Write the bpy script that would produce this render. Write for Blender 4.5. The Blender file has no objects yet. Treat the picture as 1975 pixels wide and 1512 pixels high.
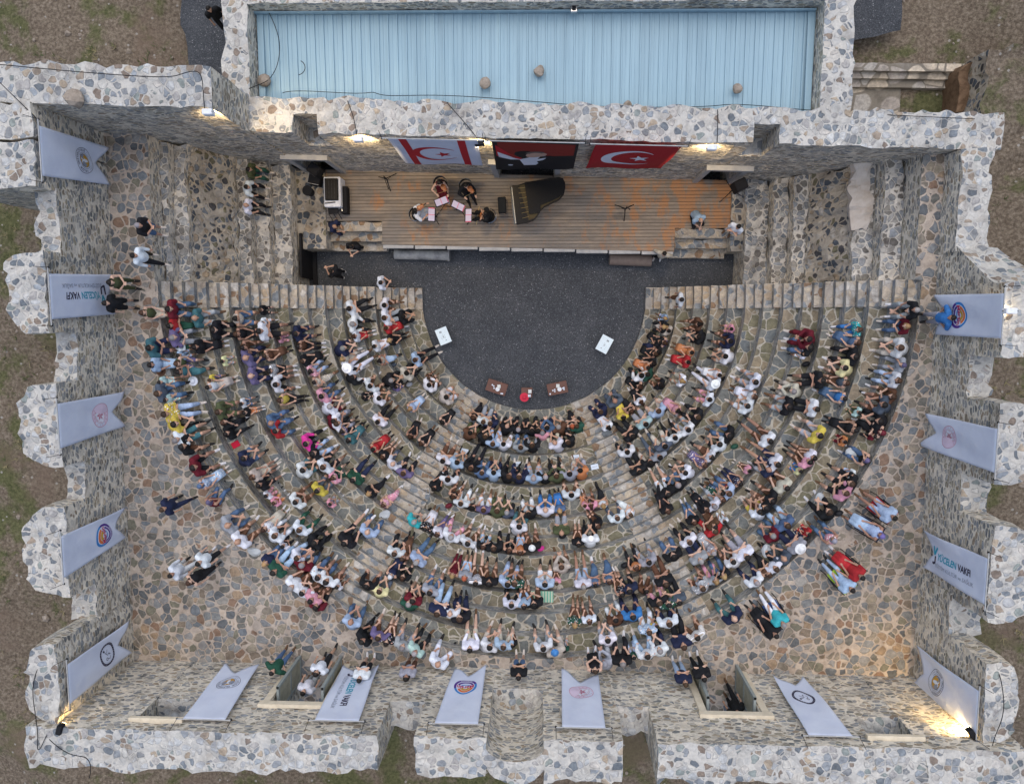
import bpy, bmesh, math, random, re
from mathutils import Vector, Matrix, noise
import numpy as np
R=math.radians
random.seed(7)
scene=bpy.context.scene
COL=scene.collection
# ------------------------------------------------------------------ camera (a drone looking almost straight down)
PW,PH,FP,D0=1975.,1512.,1370.,30.
_d=Vector((1046-PW/2,616-PH/2,FP)).normalized()
_xc=Vector((1,0,0)); _xc=(_xc-_xc.dot(_d)*_d).normalized(); _yc=_d.cross(_xc)
def U(px,py,z=0.):
    """photo pixel + height -> world point"""
    v=Vector((px-PW/2,py-PH/2,FP)); t=(D0-z)/v.dot(_d)
    return Vector((v.dot(_xc)*t,-v.dot(_yc)*t,z))
def UP(px,py,A,B,off=0.):
    """photo pixel -> point on the vertical plane through A,B (pushed by off)"""
    n=Vector((B.y-A.y,A.x-B.x)).normalized()
    v=Vector((px-PW/2,py-PH/2,FP)); w=Vector((v.dot(_xc),-v.dot(_yc),-v.dot(_d)))
    c=n.dot(A.xy)+off
    t=c/n.dot(w.xy); return Vector((w.x*t,w.y*t,D0+w.z*t))
cam=bpy.data.cameras.new('camera'); camo=bpy.data.objects.new('camera',cam); COL.objects.link(camo)
fw=Vector((_xc[2],-_yc[2],-_d[2])); rt=Vector((_xc[0],-_yc[0],-_d[0])); dn=Vector((_xc[1],-_yc[1],-_d[1]))
M=Matrix.Identity(4)
for i in range(3): M[i][0]=rt[i]; M[i][1]=-dn[i]; M[i][2]=-fw[i]
M[2][3]=D0; camo.matrix_world=M
cam.sensor_width=36; cam.lens=36*FP/PW; cam.clip_end=500; scene.camera=camo
# ------------------------------------------------------------------ sky, sun, exposure
w=bpy.data.worlds.new("World"); scene.world=w; w.use_nodes=True
nt=w.node_tree; bg=nt.nodes['Background']; sky=nt.nodes.new('ShaderNodeTexSky')
sky.sky_type='NISHITA'; sky.sun_disc=False; sky.sun_elevation=R(68); sky.sun_rotation=R(0); sky.air_density=1.0; sky.dust_density=3.0; sky.ozone_density=1.5
nt.links.new(sky.outputs[0],bg.inputs[0]); bg.inputs[1].default_value=0.13
sl=bpy.data.lights.new('sun','SUN'); sl.energy=1.4; sl.angle=R(110); sl.color=(1,.98,.95)
so=bpy.data.objects.new('sun',sl); COL.objects.link(so); so.rotation_euler=(R(-22),0,0); 
scene.view_settings.view_transform='Standard'; scene.view_settings.look='None'; scene.view_settings.gamma=1
scene.view_settings.exposure=0.4
# ------------------------------------------------------------------ helpers
def tag(o,label=None,cat=None,group=None,kind=None):
    if label: o['label']=label
    if cat: o['category']=cat
    if group: o['group']=group
    if kind: o['kind']=kind
    return o
def thing(name,loc,label,cat,group=None,rz=0.):
    o=bpy.data.objects.new(name,None); COL.objects.link(o); o.location=loc; o.rotation_euler[2]=rz
    o.empty_display_size=.2
    return tag(o,label,cat,group)
def link(name,me,mats,parent=None,loc=None,rz=None,world=False):
    o=bpy.data.objects.new(name,me); COL.objects.link(o)
    if mats is not None:
        for m in (mats if isinstance(mats,(list,tuple)) else [mats]): me.materials.append(m)
    if parent is not None:
        o.parent=parent
        if world: o.matrix_parent_inverse=PINV(parent)
    if loc is not None: o.location=loc
    if rz is not None: o.rotation_euler[2]=rz
    return o
def PINV(p):
    return (Matrix.Translation(p.location)@p.rotation_euler.to_matrix().to_4x4()@Matrix.Diagonal((*p.scale,1))).inverted()
def mk(name,bm,mats,parent=None,world=False,smooth=False,**k):
    me=bpy.data.meshes.new(name); bm.normal_update(); bm.to_mesh(me); bm.free()
    if smooth:
        for p in me.polygons: p.use_smooth=True
    return link(name,me,mats,parent,world=world,**k)
def box(bm,c,s,rot=None,bev=0.,mi=0):
    m=Matrix.Translation(c)
    if rot is not None: m=m@(rot.to_4x4() if isinstance(rot,Matrix) else Matrix.Rotation(rot,4,'Z'))
    r=bmesh.ops.create_cube(bm,size=1,matrix=m@Matrix.Diagonal((s[0],s[1],s[2],1)))
    fs={f for v in r['verts'] for f in v.link_faces}
    for f in fs: f.material_index=mi
    if bev>0:
        es={e for v in r['verts'] for e in v.link_edges}
        g=bmesh.ops.bevel(bm,geom=list(es),offset=bev,segments=1,affect='EDGES',profile=.5)
        for f in g['faces']: f.material_index=mi
def cyl(bm,p,q,r1,r2=None,seg=8,mi=0,cap=True):
    p=Vector(p);q=Vector(q); r2=r1 if r2 is None else r2
    d=q-p; L=d.length
    if L<1e-6: return
    m=Matrix.Translation((p+q)/2)@d.to_track_quat('Z','Y').to_matrix().to_4x4()
    r=bmesh.ops.create_cone(bm,cap_ends=cap,segments=seg,radius1=r1,radius2=r2,depth=L,matrix=m)
    for v in r['verts']:
        for f in v.link_faces: f.material_index=mi
def ball(bm,c,r,seg=10,ring=6,mi=0,rot=None):
    if not isinstance(r,(tuple,list)): r=(r,r,r)
    m=Matrix.Translation(c)@(rot.to_4x4() if rot is not None else Matrix.Identity(4))@Matrix.Diagonal((*r,1))
    g=bmesh.ops.create_uvsphere(bm,u_segments=seg,v_segments=ring,radius=1,matrix=m)
    for v in g['verts']:
        for f in v.link_faces: f.material_index=mi
def tube(bm,pts,r,seg=6,mi=0):
    for a,b in zip(pts,pts[1:]): cyl(bm,a,b,r,seg=seg,mi=mi)
def prism(bm,pts,z0,z1,mi=0,mtop=None):
    a=[bm.verts.new((p[0],p[1],z0)) for p in pts]; b=[bm.verts.new((p[0],p[1],z1)) for p in pts]
    n=len(pts); ar=sum(pts[i][0]*pts[(i+1)%n][1]-pts[(i+1)%n][0]*pts[i][1] for i in range(n))
    if ar<0: a.reverse(); b.reverse()
    for i in range(n):
        j=(i+1)%n; bm.faces.new((a[i],a[j],b[j],b[i])).material_index=mi
    bm.faces.new(b).material_index=mi if mtop is None else mtop
    bm.faces.new(a[::-1]).material_index=mi
# ------------------------------------------------------------------ materials
def newmat(n,rough=.8,spec=.3):
    m=bpy.data.materials.new(n); m.use_nodes=True; b=m.node_tree.nodes['Principled BSDF']
    b.inputs['Roughness'].default_value=rough; b.inputs['Specular IOR Level'].default_value=spec
    return m,m.node_tree,b
class G:
    def __init__(s,nt): s.nt=nt
    def n(s,t,**k):
        x=s.nt.nodes.new('ShaderNode'+t)
        for a,b in k.items(): setattr(x,a,b)
        return x
    def L(s,a,b): s.nt.links.new(a,b)
    def math(s,op,a,b=None,c=None,clamp=False):
        x=s.n('Math',operation=op,use_clamp=clamp)
        for i,v in enumerate((a,b,c)):
            if v is None: continue
            if hasattr(v,'is_output'): s.L(v,x.inputs[i])
            else: x.inputs[i].default_value=v
        return x.outputs[0]
    def mix(s,f,a,b,mode='MIX'):
        x=s.n('Mix',data_type='RGBA',blend_type=mode)
        for sock,v in ((x.inputs[0],f),(x.inputs[6],a),(x.inputs[7],b)):
            if hasattr(v,'is_output'): s.L(v,sock)
            elif isinstance(v,(int,float)): sock.default_value=v
            else: sock.default_value=(*v,1)
        return x.outputs[2]
    def ramp(s,f,stops,interp='LINEAR'):
        x=s.n('ValToRGB'); x.color_ramp.interpolation=interp; e=x.color_ramp.elements
        while len(e)<len(stops): e.new(.5)
        for i,(p,c) in enumerate(stops): e[i].position=p; e[i].color=(*c,1) if len(c)==3 else c
        s.L(f,x.inputs[0]); return x.outputs[0]
    def noise(s,vec,scale,detail=3,rough=.55):
        x=s.n('TexNoise'); x.inputs['Scale'].default_value=scale; x.inputs['Detail'].default_value=detail; x.inputs['Roughness'].default_value=rough
        s.L(vec,x.inputs['Vector']); return x
    def vor(s,vec,scale,feature='F1',rnd=1.):
        x=s.n('TexVoronoi',feature=feature); x.inputs['Scale'].default_value=scale; x.inputs['Randomness'].default_value=rnd
        s.L(vec,x.inputs['Vector']); return x
    def step(s,v,lo,hi):
        x=s.n('MapRange',interpolation_type='SMOOTHSTEP'); x.inputs[1].default_value=lo
        if hasattr(hi,'is_output'): s.L(hi,x.inputs[2])
        else: x.inputs[2].default_value=hi
        s.L(v,x.inputs[0]); return x.outputs[0]
def stone(name,sc,mortar,pal,gap=.05,small=.45,zs=1.,bump=.5,grime=.35,tint=None,warp=.18,miss=.1,cut=(.66,.54)):
    m,nt,b=newmat(name,.9,.15); g=G(nt)
    geo=g.n('NewGeometry'); mp=g.n('Mapping'); mp.inputs['Scale'].default_value=(1,1,zs); g.L(geo.outputs['Position'],mp.inputs[0])
    def warped(src,fs,amp):
        wn=g.noise(src,fs,2); sub=g.n('VectorMath',operation='SUBTRACT'); g.L(wn.outputs['Color'],sub.inputs[0]); sub.inputs[1].default_value=(.5,.5,.5)
        mul=g.n('VectorMath',operation='SCALE'); g.L(sub.outputs[0],mul.inputs[0]); mul.inputs['Scale'].default_value=amp
        add=g.n('VectorMath',operation='ADD'); g.L(src,add.inputs[0]); g.L(mul.outputs[0],add.inputs[1]); return add.outputs[0]
    P=warped(warped(mp.outputs[0],sc*.22,2.6*small/sc),sc*1.7,warp*1.6/sc)
    f1=g.vor(P,sc); ed=g.vor(P,sc,'DISTANCE_TO_EDGE')
    sep=g.n('SeparateColor'); g.L(f1.outputs['Color'],sep.inputs[0])
    th=g.math('MULTIPLY_ADD',g.math('POWER',sep.outputs[1],2.2),gap*2.6,gap*.45)
    x=g.n('MapRange',interpolation_type='SMOOTHSTEP'); g.L(ed.outputs['Distance'],x.inputs[0]); g.L(g.math('MULTIPLY',th,.7),x.inputs[1]); g.L(g.math('MULTIPLY_ADD',th,1.1,.012),x.inputs[2])
    rd=g.n('MapRange',interpolation_type='SMOOTHSTEP'); g.L(f1.outputs['Distance'],rd.inputs[0]); rd.inputs[1].default_value=cut[0]; rd.inputs[2].default_value=cut[1]
    mask=g.math('MULTIPLY',x.outputs[0],rd.outputs[0]); mask=g.math('MULTIPLY',mask,g.math('MULTIPLY_ADD',g.math('GREATER_THAN',sep.outputs[2],miss),.8,.2)); rnd=sep.outputs[0]
    n=len(pal); st=[((i+.0)/n,c) for i,c in enumerate(pal)]
    col=g.ramp(rnd,st,'CONSTANT')
    dn=g.noise(P,9,5,.65); col=g.mix(.55,col,g.ramp(dn.outputs[0],[(.25,(.35,.35,.37)),(.5,(1,1,1)),(.78,(1.9,1.85,1.75))]),'MULTIPLY')
    mn=g.noise(P,14,4); mc=g.mix(mn.outputs[0],tuple(x*.72 for x in mortar),tuple(min(1,x*1.2) for x in mortar))
    c=g.mix(mask,mc,col)
    big=g.noise(geo.outputs['Position'],.55,4,.6)
    c=g.mix(grime,c,g.ramp(big.outputs[0],[(.28,(.42,.40,.38)),(.5,(1,1,1)),(.7,tint or (1.2,1.12,1.0))]),'MULTIPLY')
    b2=g.noise(geo.outputs['Position'],2.2,6,.7)
    c=g.mix(.7,c,g.ramp(b2.outputs[0],[(.3,(.62,.6,.58)),(.52,(1,1,1)),(.75,(1.18,1.16,1.12))]),'MULTIPLY')
    g.L(c,b.inputs['Base Color'])
    h=g.math('ADD',g.math('MULTIPLY',mask,.8),g.math('MULTIPLY',dn.outputs[0],.6))
    bp=g.n('Bump'); bp.inputs['Strength'].default_value=bump; bp.inputs['Distance'].default_value=.05; g.L(h,bp.inputs['Height']); g.L(bp.outputs[0],b.inputs['Normal'])
    return m
GREY=(.20,.22,.24); BLU=(.165,.185,.205); DK=(.085,.10,.12); BRN=(.22,.15,.10); OCH=(.33,.25,.17); PAL=(.43,.41,.38); RED=(.26,.11,.06); OLV=(.17,.16,.11); SND=(.36,.29,.21); GRN=(.13,.17,.16)
m_top=stone('pale_rubble_coping',4.7,(.50,.485,.45),[(.22,.23,.24),(.34,.33,.32),(.19,.215,.24),(.43,.43,.42),(.46,.45,.42),(.31,.26,.21),(.25,.27,.29),(.45,.46,.46),(.22,.18,.15),(.38,.39,.40),(.15,.17,.19),(.29,.32,.35),(.45,.43,.40),(.48,.47,.44),(.24,.27,.26),(.37,.31,.24)],gap=.07,small=.6,zs=.7,miss=.15,cut=(.72,.58),bump=.8,grime=.3,warp=.22)
m_wall=stone('coursed_rubble_wall',4.6,(.68,.63,.54),[(.31,.31,.30),(.25,.27,.28),(.30,.28,.22),(.18,.19,.19),(.34,.34,.33),(.42,.37,.29),(.37,.345,.30),(.30,.25,.19),(.28,.30,.32),(.44,.42,.38)],gap=.075,small=.5,zs=1.9,bump=1.,grime=.4)
m_floor=stone('cobbled_gallery_floor',3.6,(.43,.37,.315),[(.20,.21,.22),(.15,.17,.19),(.27,.24,.19),(.17,.165,.13),(.23,.205,.17),(.11,.12,.13),(.18,.15,.12),(.22,.23,.235),(.29,.22,.155),(.18,.19,.195),(.27,.26,.24),(.22,.15,.11),(.20,.18,.15),(.15,.165,.18),(.25,.25,.25),(.14,.14,.13)],gap=.055,miss=.05,cut=(.78,.64),small=.5,bump=.8,grime=.35,warp=.2)
m_seat=stone('flagstone_seating',2.7,(.41,.38,.32),[OLV,(.19,.17,.125),(.15,.16,.155),(.23,.195,.14),(.18,.185,.17),OLV,(.25,.21,.155),(.14,.155,.16)],gap=.038,small=.5,miss=.0,cut=(1.3,1.2),bump=.5,grime=.4)
m_riser=stone('dark_riser_stone',3.6,(.38,.37,.34),[(.2,.2,.2),GREY,(.24,.23,.2),(.28,.28,.28),(.2,.22,.25),(.26,.25,.23)],gap=.07,small=.6,zs=2.6,bump=.9,grime=.45)
m_stair=stone('warm_stair_stone',3.6,(.38,.35,.31),[SND,GREY,(.38,.33,.27),PAL,BLU,(.34,.30,.25),BRN,(.40,.35,.28)],gap=.045,small=.4,miss=.05,cut=(.9,.8),bump=.6,grime=.5)
m_wing=stone('grey_wing_rubble',4.4,(.55,.52,.47),[(.22,.23,.24),(.28,.29,.30),(.16,.18,.20),(.30,.29,.27),(.21,.20,.18),(.27,.29,.31),(.15,.14,.13),(.33,.33,.32)],gap=.06,cut=(.76,.62),small=.5,bump=1.,grime=.7)
m_ruin=stone('weathered_ruin_masonry',4.2,(.42,.38,.32),[DK,GREY,(.08,.08,.085),PAL,OLV,SND,DK,BLU],gap=.10,small=.6,bump=1.,grime=.8)
def noisy(name,c1,c2,scale=8,rough=.8,bump=.2,c3=None,scale2=1.,spec=.3,dist=.02):
    m,nt,b=newmat(name,rough,spec); g=G(nt); geo=g.n('NewGeometry')
    a=g.noise(geo.outputs['Position'],scale,5,.65); st=[(.3,c1),(.7,c2)]
    c=g.ramp(a.outputs[0],st)
    if c3: 
        a2=g.noise(geo.outputs['Position'],scale2,4,.6); c=g.mix(g.step(a2.outputs[0],.48,.62),c,c3)
    g.L(c,b.inputs['Base Color'])
    if bump:
        bp=g.n('Bump'); bp.inputs['Strength'].default_value=bump; bp.inputs['Distance'].default_value=dist; g.L(a.outputs[0],bp.inputs['Height']); g.L(bp.outputs[0],b.inputs['Normal'])
    return m
def gravel():
    m,nt,b=newmat('dark_gravel',.95,.1); g=G(nt); geo=g.n('NewGeometry')
    v=g.vor(geo.outputs['Position'],38); sep=g.n('SeparateColor'); g.L(v.outputs['Color'],sep.inputs[0])
    c=g.ramp(sep.outputs[0],[(0,(.05,.055,.062)),(.5,(.072,.078,.088)),(.86,(.105,.11,.12)),(.987,(.26,.27,.28))],'CONSTANT')
    n=g.noise(geo.outputs['Position'],.8,5,.6); c=g.mix(.6,c,g.ramp(n.outputs[0],[(.3,(.7,.72,.75)),(.7,(1.25,1.22,1.2))]),'MULTIPLY')
    g.L(c,b.inputs['Base Color']); bp=g.n('Bump'); bp.inputs['Strength'].default_value=.7; bp.inputs['Distance'].default_value=.02; g.L(v.outputs['Distance'],bp.inputs['Height']); g.L(bp.outputs[0],b.inputs['Normal'])
    return m
m_gravel=gravel()
def terr():
    m,nt,b=newmat('dry_earth_and_grass',1,.05); g=G(nt); geo=g.n('NewGeometry'); P=geo.outputs['Position']
    a=g.noise(P,9,8,.72); c=g.ramp(a.outputs[0],[(.3,(.07,.055,.042)),(.48,(.15,.12,.09)),(.72,(.32,.27,.21))])
    n=g.noise(P,.5,6,.65); c=g.mix(g.step(n.outputs[0],.48,.6),c,g.ramp(a.outputs[0],[(.3,(.04,.05,.02)),(.7,(.17,.165,.085))]))
    n3=g.noise(P,.35,3); c=g.mix(g.math('MULTIPLY',g.step(n3.outputs[0],.55,.68),.6),c,(.17,.125,.095))
    v=g.vor(P,6.5); sep=g.n('SeparateColor'); g.L(v.outputs['Color'],sep.inputs[0])
    k=g.math('MULTIPLY',g.math('GREATER_THAN',sep.outputs[0],.955),g.math('LESS_THAN',v.outputs['Distance'],.3)); c=g.mix(k,c,(.30,.28,.25))
    g.L(c,b.inputs['Base Color']); bp=g.n('Bump'); bp.inputs['Strength'].default_value=1; bp.inputs['Distance'].default_value=.08; g.L(a.outputs[0],bp.inputs['Height']); g.L(bp.outputs[0],b.inputs['Normal'])
    return m
m_terr=terr()
def deckm():
    m,nt,b=newmat('weathered_deck_boards',.65,.25); g=G(nt); geo=g.n('NewGeometry'); P=geo.outputs['Position']
    s=g.n('SeparateXYZ'); g.L(P,s.inputs[0])
    yy=g.math('DIVIDE',s.outputs[1],.135); fl=g.math('FLOOR',yy); fr=g.math('FRACT',yy)
    cmb=g.n('CombineXYZ'); g.L(g.math('MULTIPLY',s.outputs[0],.28),cmb.inputs[0]); g.L(g.math('MULTIPLY',fl,3.7),cmb.inputs[1])
    a=g.noise(cmb.outputs[0],1.6,4,.6)
    mp=g.n('Mapping'); mp.inputs['Scale'].default_value=(1,14,1); g.L(P,mp.inputs[0]); gr=g.noise(mp.outputs[0],3,5,.7)
    c=g.ramp(a.outputs[0],[(.3,(.17,.145,.12)),(.5,(.25,.21,.17)),(.7,(.33,.27,.21))])
    c=g.mix(.6,c,g.ramp(gr.outputs[0],[(.3,(.6,.6,.6)),(.7,(1.3,1.25,1.2))]),'MULTIPLY')
    mp2=g.n('Mapping'); mp2.inputs['Scale'].default_value=(1.5,.8,1); g.L(P,mp2.inputs[0]); o=g.noise(mp2.outputs[0],.9,6,.68)
    edge=g.math('MULTIPLY_ADD',s.outputs[0],.028,-.06,)
    msk=g.step(g.math('ADD',o.outputs[0],g.math('MAXIMUM',edge,-.02)),.52,.66)
    c=g.mix(g.math('MULTIPLY',msk,.75),c,(.42,.19,.07))
    o2=g.noise(P,.45,3); c=g.mix(g.math('MULTIPLY',g.step(o2.outputs[0],.5,.62),.45),c,(.15,.15,.15))
    line=g.math('LESS_THAN',fr,.13); c=g.mix(g.math('MULTIPLY',line,.85),c,(.03,.025,.02))
    g.L(c,b.inputs['Base Color']); bp=g.n('Bump'); bp.inputs['Strength'].default_value=.6; bp.inputs['Distance'].default_value=.01; g.L(g.math('SUBTRACT',1.,line),bp.inputs['Height']); g.L(bp.outputs[0],b.inputs['Normal'])
    return m
m_deck=deckm()
def plain(name,c,rough=.6,spec=.4,metal=0.,var=.12):
    m,nt,b=newmat(name,rough,spec); g=G(nt); geo=g.n('NewGeometry'); a=g.noise(geo.outputs['Position'],7,4,.6)
    cc=g.ramp(a.outputs[0],[(.3,tuple(x*(1-var) for x in c)),(.7,tuple(min(1,x*(1+var)) for x in c))]); g.L(cc,b.inputs['Base Color']); b.inputs['Metallic'].default_value=metal
    return m
m_black=plain('matte_black',(.014,.014,.016),.7,.15); m_gloss=plain('black_lacquer',(.006,.006,.007),.35,.12,0,.05); m_white=plain('white_cloth',(.7,.72,.76),.8)
m_marb=noisy('pale_marble',(.28,.29,.30),(.44,.44,.43),3,.5,.1); m_frame=noisy('cream_stone_frame',(.55,.48,.36),(.72,.64,.50),4,.75,.1)
m_brass=plain('brass',(.7,.5,.2),.35,.5,.9); m_brownt=plain('brown_table_top',(.11,.045,.03),.5); m_paper=plain('paper',(.62,.70,.80),.7,.2,0,.03)
m_doorm=noisy('weathered_door_wood',(.24,.235,.18),(.38,.36,.27),5,.7,.2); m_doorf=plain('grey_green_door_rail',(.25,.28,.27),.6)
m_roll=noisy('brown_roll',(.17,.13,.11),(.23,.18,.15),6,.8,.1); m_column=noisy('grey_veined_marble',(.14,.15,.16),(.45,.45,.44),2.6,.5,.2)
m_earth=noisy('cut_earth',(.10,.06,.035),(.20,.13,.08),5,1,.6); m_slab=stone('cut_limestone_paving',1.5,(.2,.18,.15),[(.42,.37,.30),(.36,.34,.31),(.47,.41,.33),(.33,.30,.27)],gap=.03,small=.2,bump=.3,grime=.4,warp=.05)
m_rock=noisy('loose_rock',(.16,.13,.10),(.36,.31,.26),6,.9,.5)
# ================================================================== SETTING
Zf=6.3; HS=.45; CX,CY=-.38,.84
RK=[4.66,5.26,5.83,6.39,6.95,7.49,8.03,8.57,9.14,9.68,10.25,10.80,11.38,12.0,12.6]
XW,XE,YS=-14.5,12.7,-12.13
def YN(x): return 6.12-(x+14.4)*.0338
YE=1.28
def nz(p,f,a): 
    v=noise.noise_vector(Vector(p)*f); return Vector(v)*a
# ground under everything
def terrain():
    bm=bmesh.new(); xs=[-30+ i*.5 for i in range(121)]; ys=[-30+j*.5 for j in range(109)]
    V={}
    for i,x in enumerate(xs):
        for j,y in enumerate(ys):
            t=max(0,min(1,(y-4)/3.)); z=5.1*(1-t)+2.2*t
            inside=(XW-.3<x<XE+.3 and YS-.3<y<6.6)
            if inside: z=-.8
            z+=noise.noise(Vector((x,y,0))*.35)*.5+noise.noise(Vector((x,y,3))*1.3)*.12 if not inside else 0
            if x>15.2 and y>1: z+=min(1.5,(x-15.2)*.6)
            V[i,j]=bm.verts.new((x,y,z))
    for i in range(len(xs)-1):
        for j in range(len(ys)-1): bm.faces.new((V[i,j],V[i+1,j],V[i+1,j+1],V[i,j+1]))
    o=mk('terrain',bm,m_terr,smooth=True); tag(o,'dry brown hillside with thin grass around the theatre','terrain',kind='structure')
terrain()
bm=bmesh.new(); 
vs=[bm.verts.new(p) for p in ((-10.6,-5.2,0),(9.2,-5.2,0),(9.2,6.3,0),(-10.6,6.3,0))]; bm.faces.new(vs)
tag(mk('orchestra_ground',bm,m_gravel),'dark gravel ground of the half round orchestra','ground',kind='structure')
def patch(name,pts,z,mat,lab,cat,n=10,amp=.06):
    bm=bmesh.new(); a,b,c,d=[Vector((p[0],p[1],0)) for p in pts]; g=[]
    for i in range(n+1):
        row=[]
        for j in range(n+1):
            u,v=i/n,j/n; p=(a*(1-u)+b*u)*(1-v)+(d*(1-u)+c*u)*v
            q=p+nz((p.x,p.y,1),1.2,amp*3 if i in(0,n) or j in(0,n) else 0); row.append(bm.verts.new((q.x,q.y,z+noise.noise(p*.9)*amp)))
        g.append(row)
    for i in range(n):
        for j in range(n): bm.faces.new((g[i][j],g[i+1][j],g[i+1][j+1],g[i][j+1]))
    return tag(mk(name,bm,mat),lab,cat,kind='structure')
def up(x,y,z): v=U(x,y,z); return (v.x,v.y)
patch('gravel_path',[up(345,-60,2.7),up(470,-60,2.7),up(470,150,2.7),up(365,160,2.7)],2.75,m_gravel,'dark gravel path beside the roofed building','path')
patch('gravel_yard',[up(1600,-60,2.7),up(1730,-60,2.7),up(1740,60,2.7),up(1600,90,2.7)],2.8,m_gravel,'dark gravel yard east of the roofed building','path')
# ---------------- rough stone blocks
def V_(x,y): return Vector((x,y,0))
def rough(bm,c,zb,zt,step=.3,amp=.05,ztn=.05,side=None,mi=(0,1),ramp=None,rnd=0.):
    """c: 4 xy corners (inner0, inner1, outer1, outer0). top uses material mi[1], sides mi[0]"""
    a,b,cc,d=[Vector((p[0],p[1],0)) for p in c]
    n=max(2,int((b-a).length/step)); m=max(2,int((d-a).length/step)); 
    side=side if side is not None else (amp,amp,amp*2,amp)
    def P(u,v): return (a*(1-u)+b*u)*(1-v)+(d*(1-u)+cc*u)*v
    top={}
    for i in range(n+1):
        for j in range(m+1):
            p=P(.5+(i/n-.5)*(1-rnd*max(0,j/m-.35)**2*2.4*abs(i/n-.5)*2),(j/m)*(1-rnd*.25*abs(i/n-.5)**3*8*(j/m))); k=0
            if j==0:k=max(k,side[0])
            if j==m:k=max(k,side[2])
            if i==0:k=max(k,side[3])
            if i==n:k=max(k,side[1])
            o=nz((p.x,p.y,zt),1.9,k*1.6)+nz((p.x+9,p.y,zt),4.5,k)
            z=zt if ramp is None else ramp(i/n,j/m)
            top[i,j]=(p.x+o.x,p.y+o.y,z+noise.noise(Vector((p.x,p.y,7))*1.6)*ztn+noise.noise(Vector((p.x,p.y,9))*5)*ztn*.7)
    tv={k:bm.verts.new(v) for k,v in top.items()}
    for i in range(n):
        for j in range(m):
            f=bm.faces.new((tv[i,j],tv[i+1,j],tv[i+1,j+1],tv[i,j+1])); f.material_index=mi[1]
    ring=[(i,0) for i in range(n)]+[(n,j) for j in range(m)]+[(i,m) for i in range(n,0,-1)]+[(0,j) for j in range(m,0,-1)]
    L=max(1,int((zt-zb)/.55)); prev=[tv[k] for k in ring]
    for l in range(1,L+1):
        cur=[]
        for k in ring:
            x,y,z=top[k]; q=P(k[0]/n,k[1]/m); q=q.lerp(V_(x,y),.55 if rnd else 0); zz=z+(zb-z)*l/L; 
            o=nz((q.x,q.y,zz),1.7,amp*.9); bx=x*.5+q.x*.5; by=y*.5+q.y*.5
            cur.append(bm.verts.new((bx+o.x,by+o.y,zz)))
        N=len(ring)
        for q in range(N):
            r=(q+1)%N; f=bm.faces.new((prev[r],prev[q],cur[q],cur[r])); f.material_index=mi[0]
        prev=cur
def wallpart(name,parent,c,zb,zt,mats=None,**k):
    bm=bmesh.new(); rough(bm,c,zb,zt,**k); bmesh.ops.recalc_face_normals(bm,faces=bm.faces)
    return mk(name,bm,mats or [m_wall,m_top],parent,world=parent is not None)
# south wall
IA=(.035,.05,.12,.05)
def S4(x0,x1,t=1.15,i=0.): return [(x0,YS-i),(x1,YS-i),(x1,YS-t),(x0,YS-t)]
south=thing('perimeter_wall',(0,YS-.5,Zf),'rubble stone wall with two doorways and a round niche behind the curved seating','stone wall')
for nm,x0,x1,zb,zt,t in (('coping_pier',XW-.9,-12.36,4.5,10.5,1.3),('wall_under_window',-12.36,-10.95,4.5,8.75,1.25),('window_header',-12.36,-10.95,10.12,10.5,1.2),
  ('coping_pier',-10.95,-8.62,4.5,10.5,1.15),('door_header',-8.62,-6.92,8.95,10.5,1.15),('coping_pier',-6.92,-4.83,4.5,10.5,1.15),
  ('low_wall',-4.83,-3.63,4.5,8.6,.85),('coping_pier',-3.63,-1.62,4.5,10.5,1.2),('wall_under_niche',-1.62,.12,4.5,7.7,1.3),
  ('coping_pier',.12,2.36,4.5,10.5,1.2),('low_wall',2.36,3.42,4.5,8.6,.85),('coping_pier',3.42,5.15,4.5,10.5,1.2),
  ('door_header',5.15,6.85,8.95,10.5,1.2),('coping_pier',6.85,9.6,4.5,10.5,1.2),('wall_under_window',9.6,11.0,4.5,8.9,1.25),('window_header',9.6,11.0,10.12,10.5,1.25),('coping_pier',11.0,XE+1.0,4.5,10.5,1.35)):
    wallpart(nm,south,S4(x0-.04,x1+.04,t),zb,zt,side=IA,step=.22,amp=.06,ztn=.09)
# curved niche back
bm=bmesh.new(); N=10
for i in range(N):
    a0=math.pi*i/N; a1=math.pi*(i+1)/N
    def ap(a,r,rr): return (-.75-math.cos(a)*r,YS-.3-math.sin(a)*rr)
    rough(bm,[ap(a0,.84,.42),ap(a1,.84,.42),ap(a1,1.0,1.15),ap(a0,1.0,1.15)],7.5,10.49,step=.3,amp=.02,ztn=.04)
mk('niche_back',bm,[m_wall,m_top],south,world=True)
# west wall
west=thing('perimeter_wall',(XW-.5,-3,Zf),'rubble stone wall with five tall piers behind the seats on the stage flag side','stone wall')
def W4(y0,y1,t=1.1): return [(XW,y0),(XW,y1),(XW-t,y1),(XW-t,y0)]
for nm,y0,y1,zt,t in (('tall_pier',5.0,3.85,9.7,3.2),('low_wall',3.85,1.95,8.9,.62),('tall_pier',1.95,-.4,9.65,1.2),('low_wall',-.4,-1.95,8.45,.68),('tall_pier',-1.95,-4.35,9.45,1.2),
   ('low_wall',-4.35,-5.75,8.4,.66),('tall_pier',-5.75,-8.45,9.45,1.35),('low_wall',-8.45,-9.7,8.2,.85),('tall_pier',-9.7,YS-.02,10.25,.95)):
    wallpart(nm,west,W4(y0+.05,y1-(.05 if y1>-12 else 0),t),4.3,zt,side=(.035,.07,.13,.07),step=.22,amp=.07,ztn=.11,rnd=.28 if nm=='tall_pier' and t<2 else 0)
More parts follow.
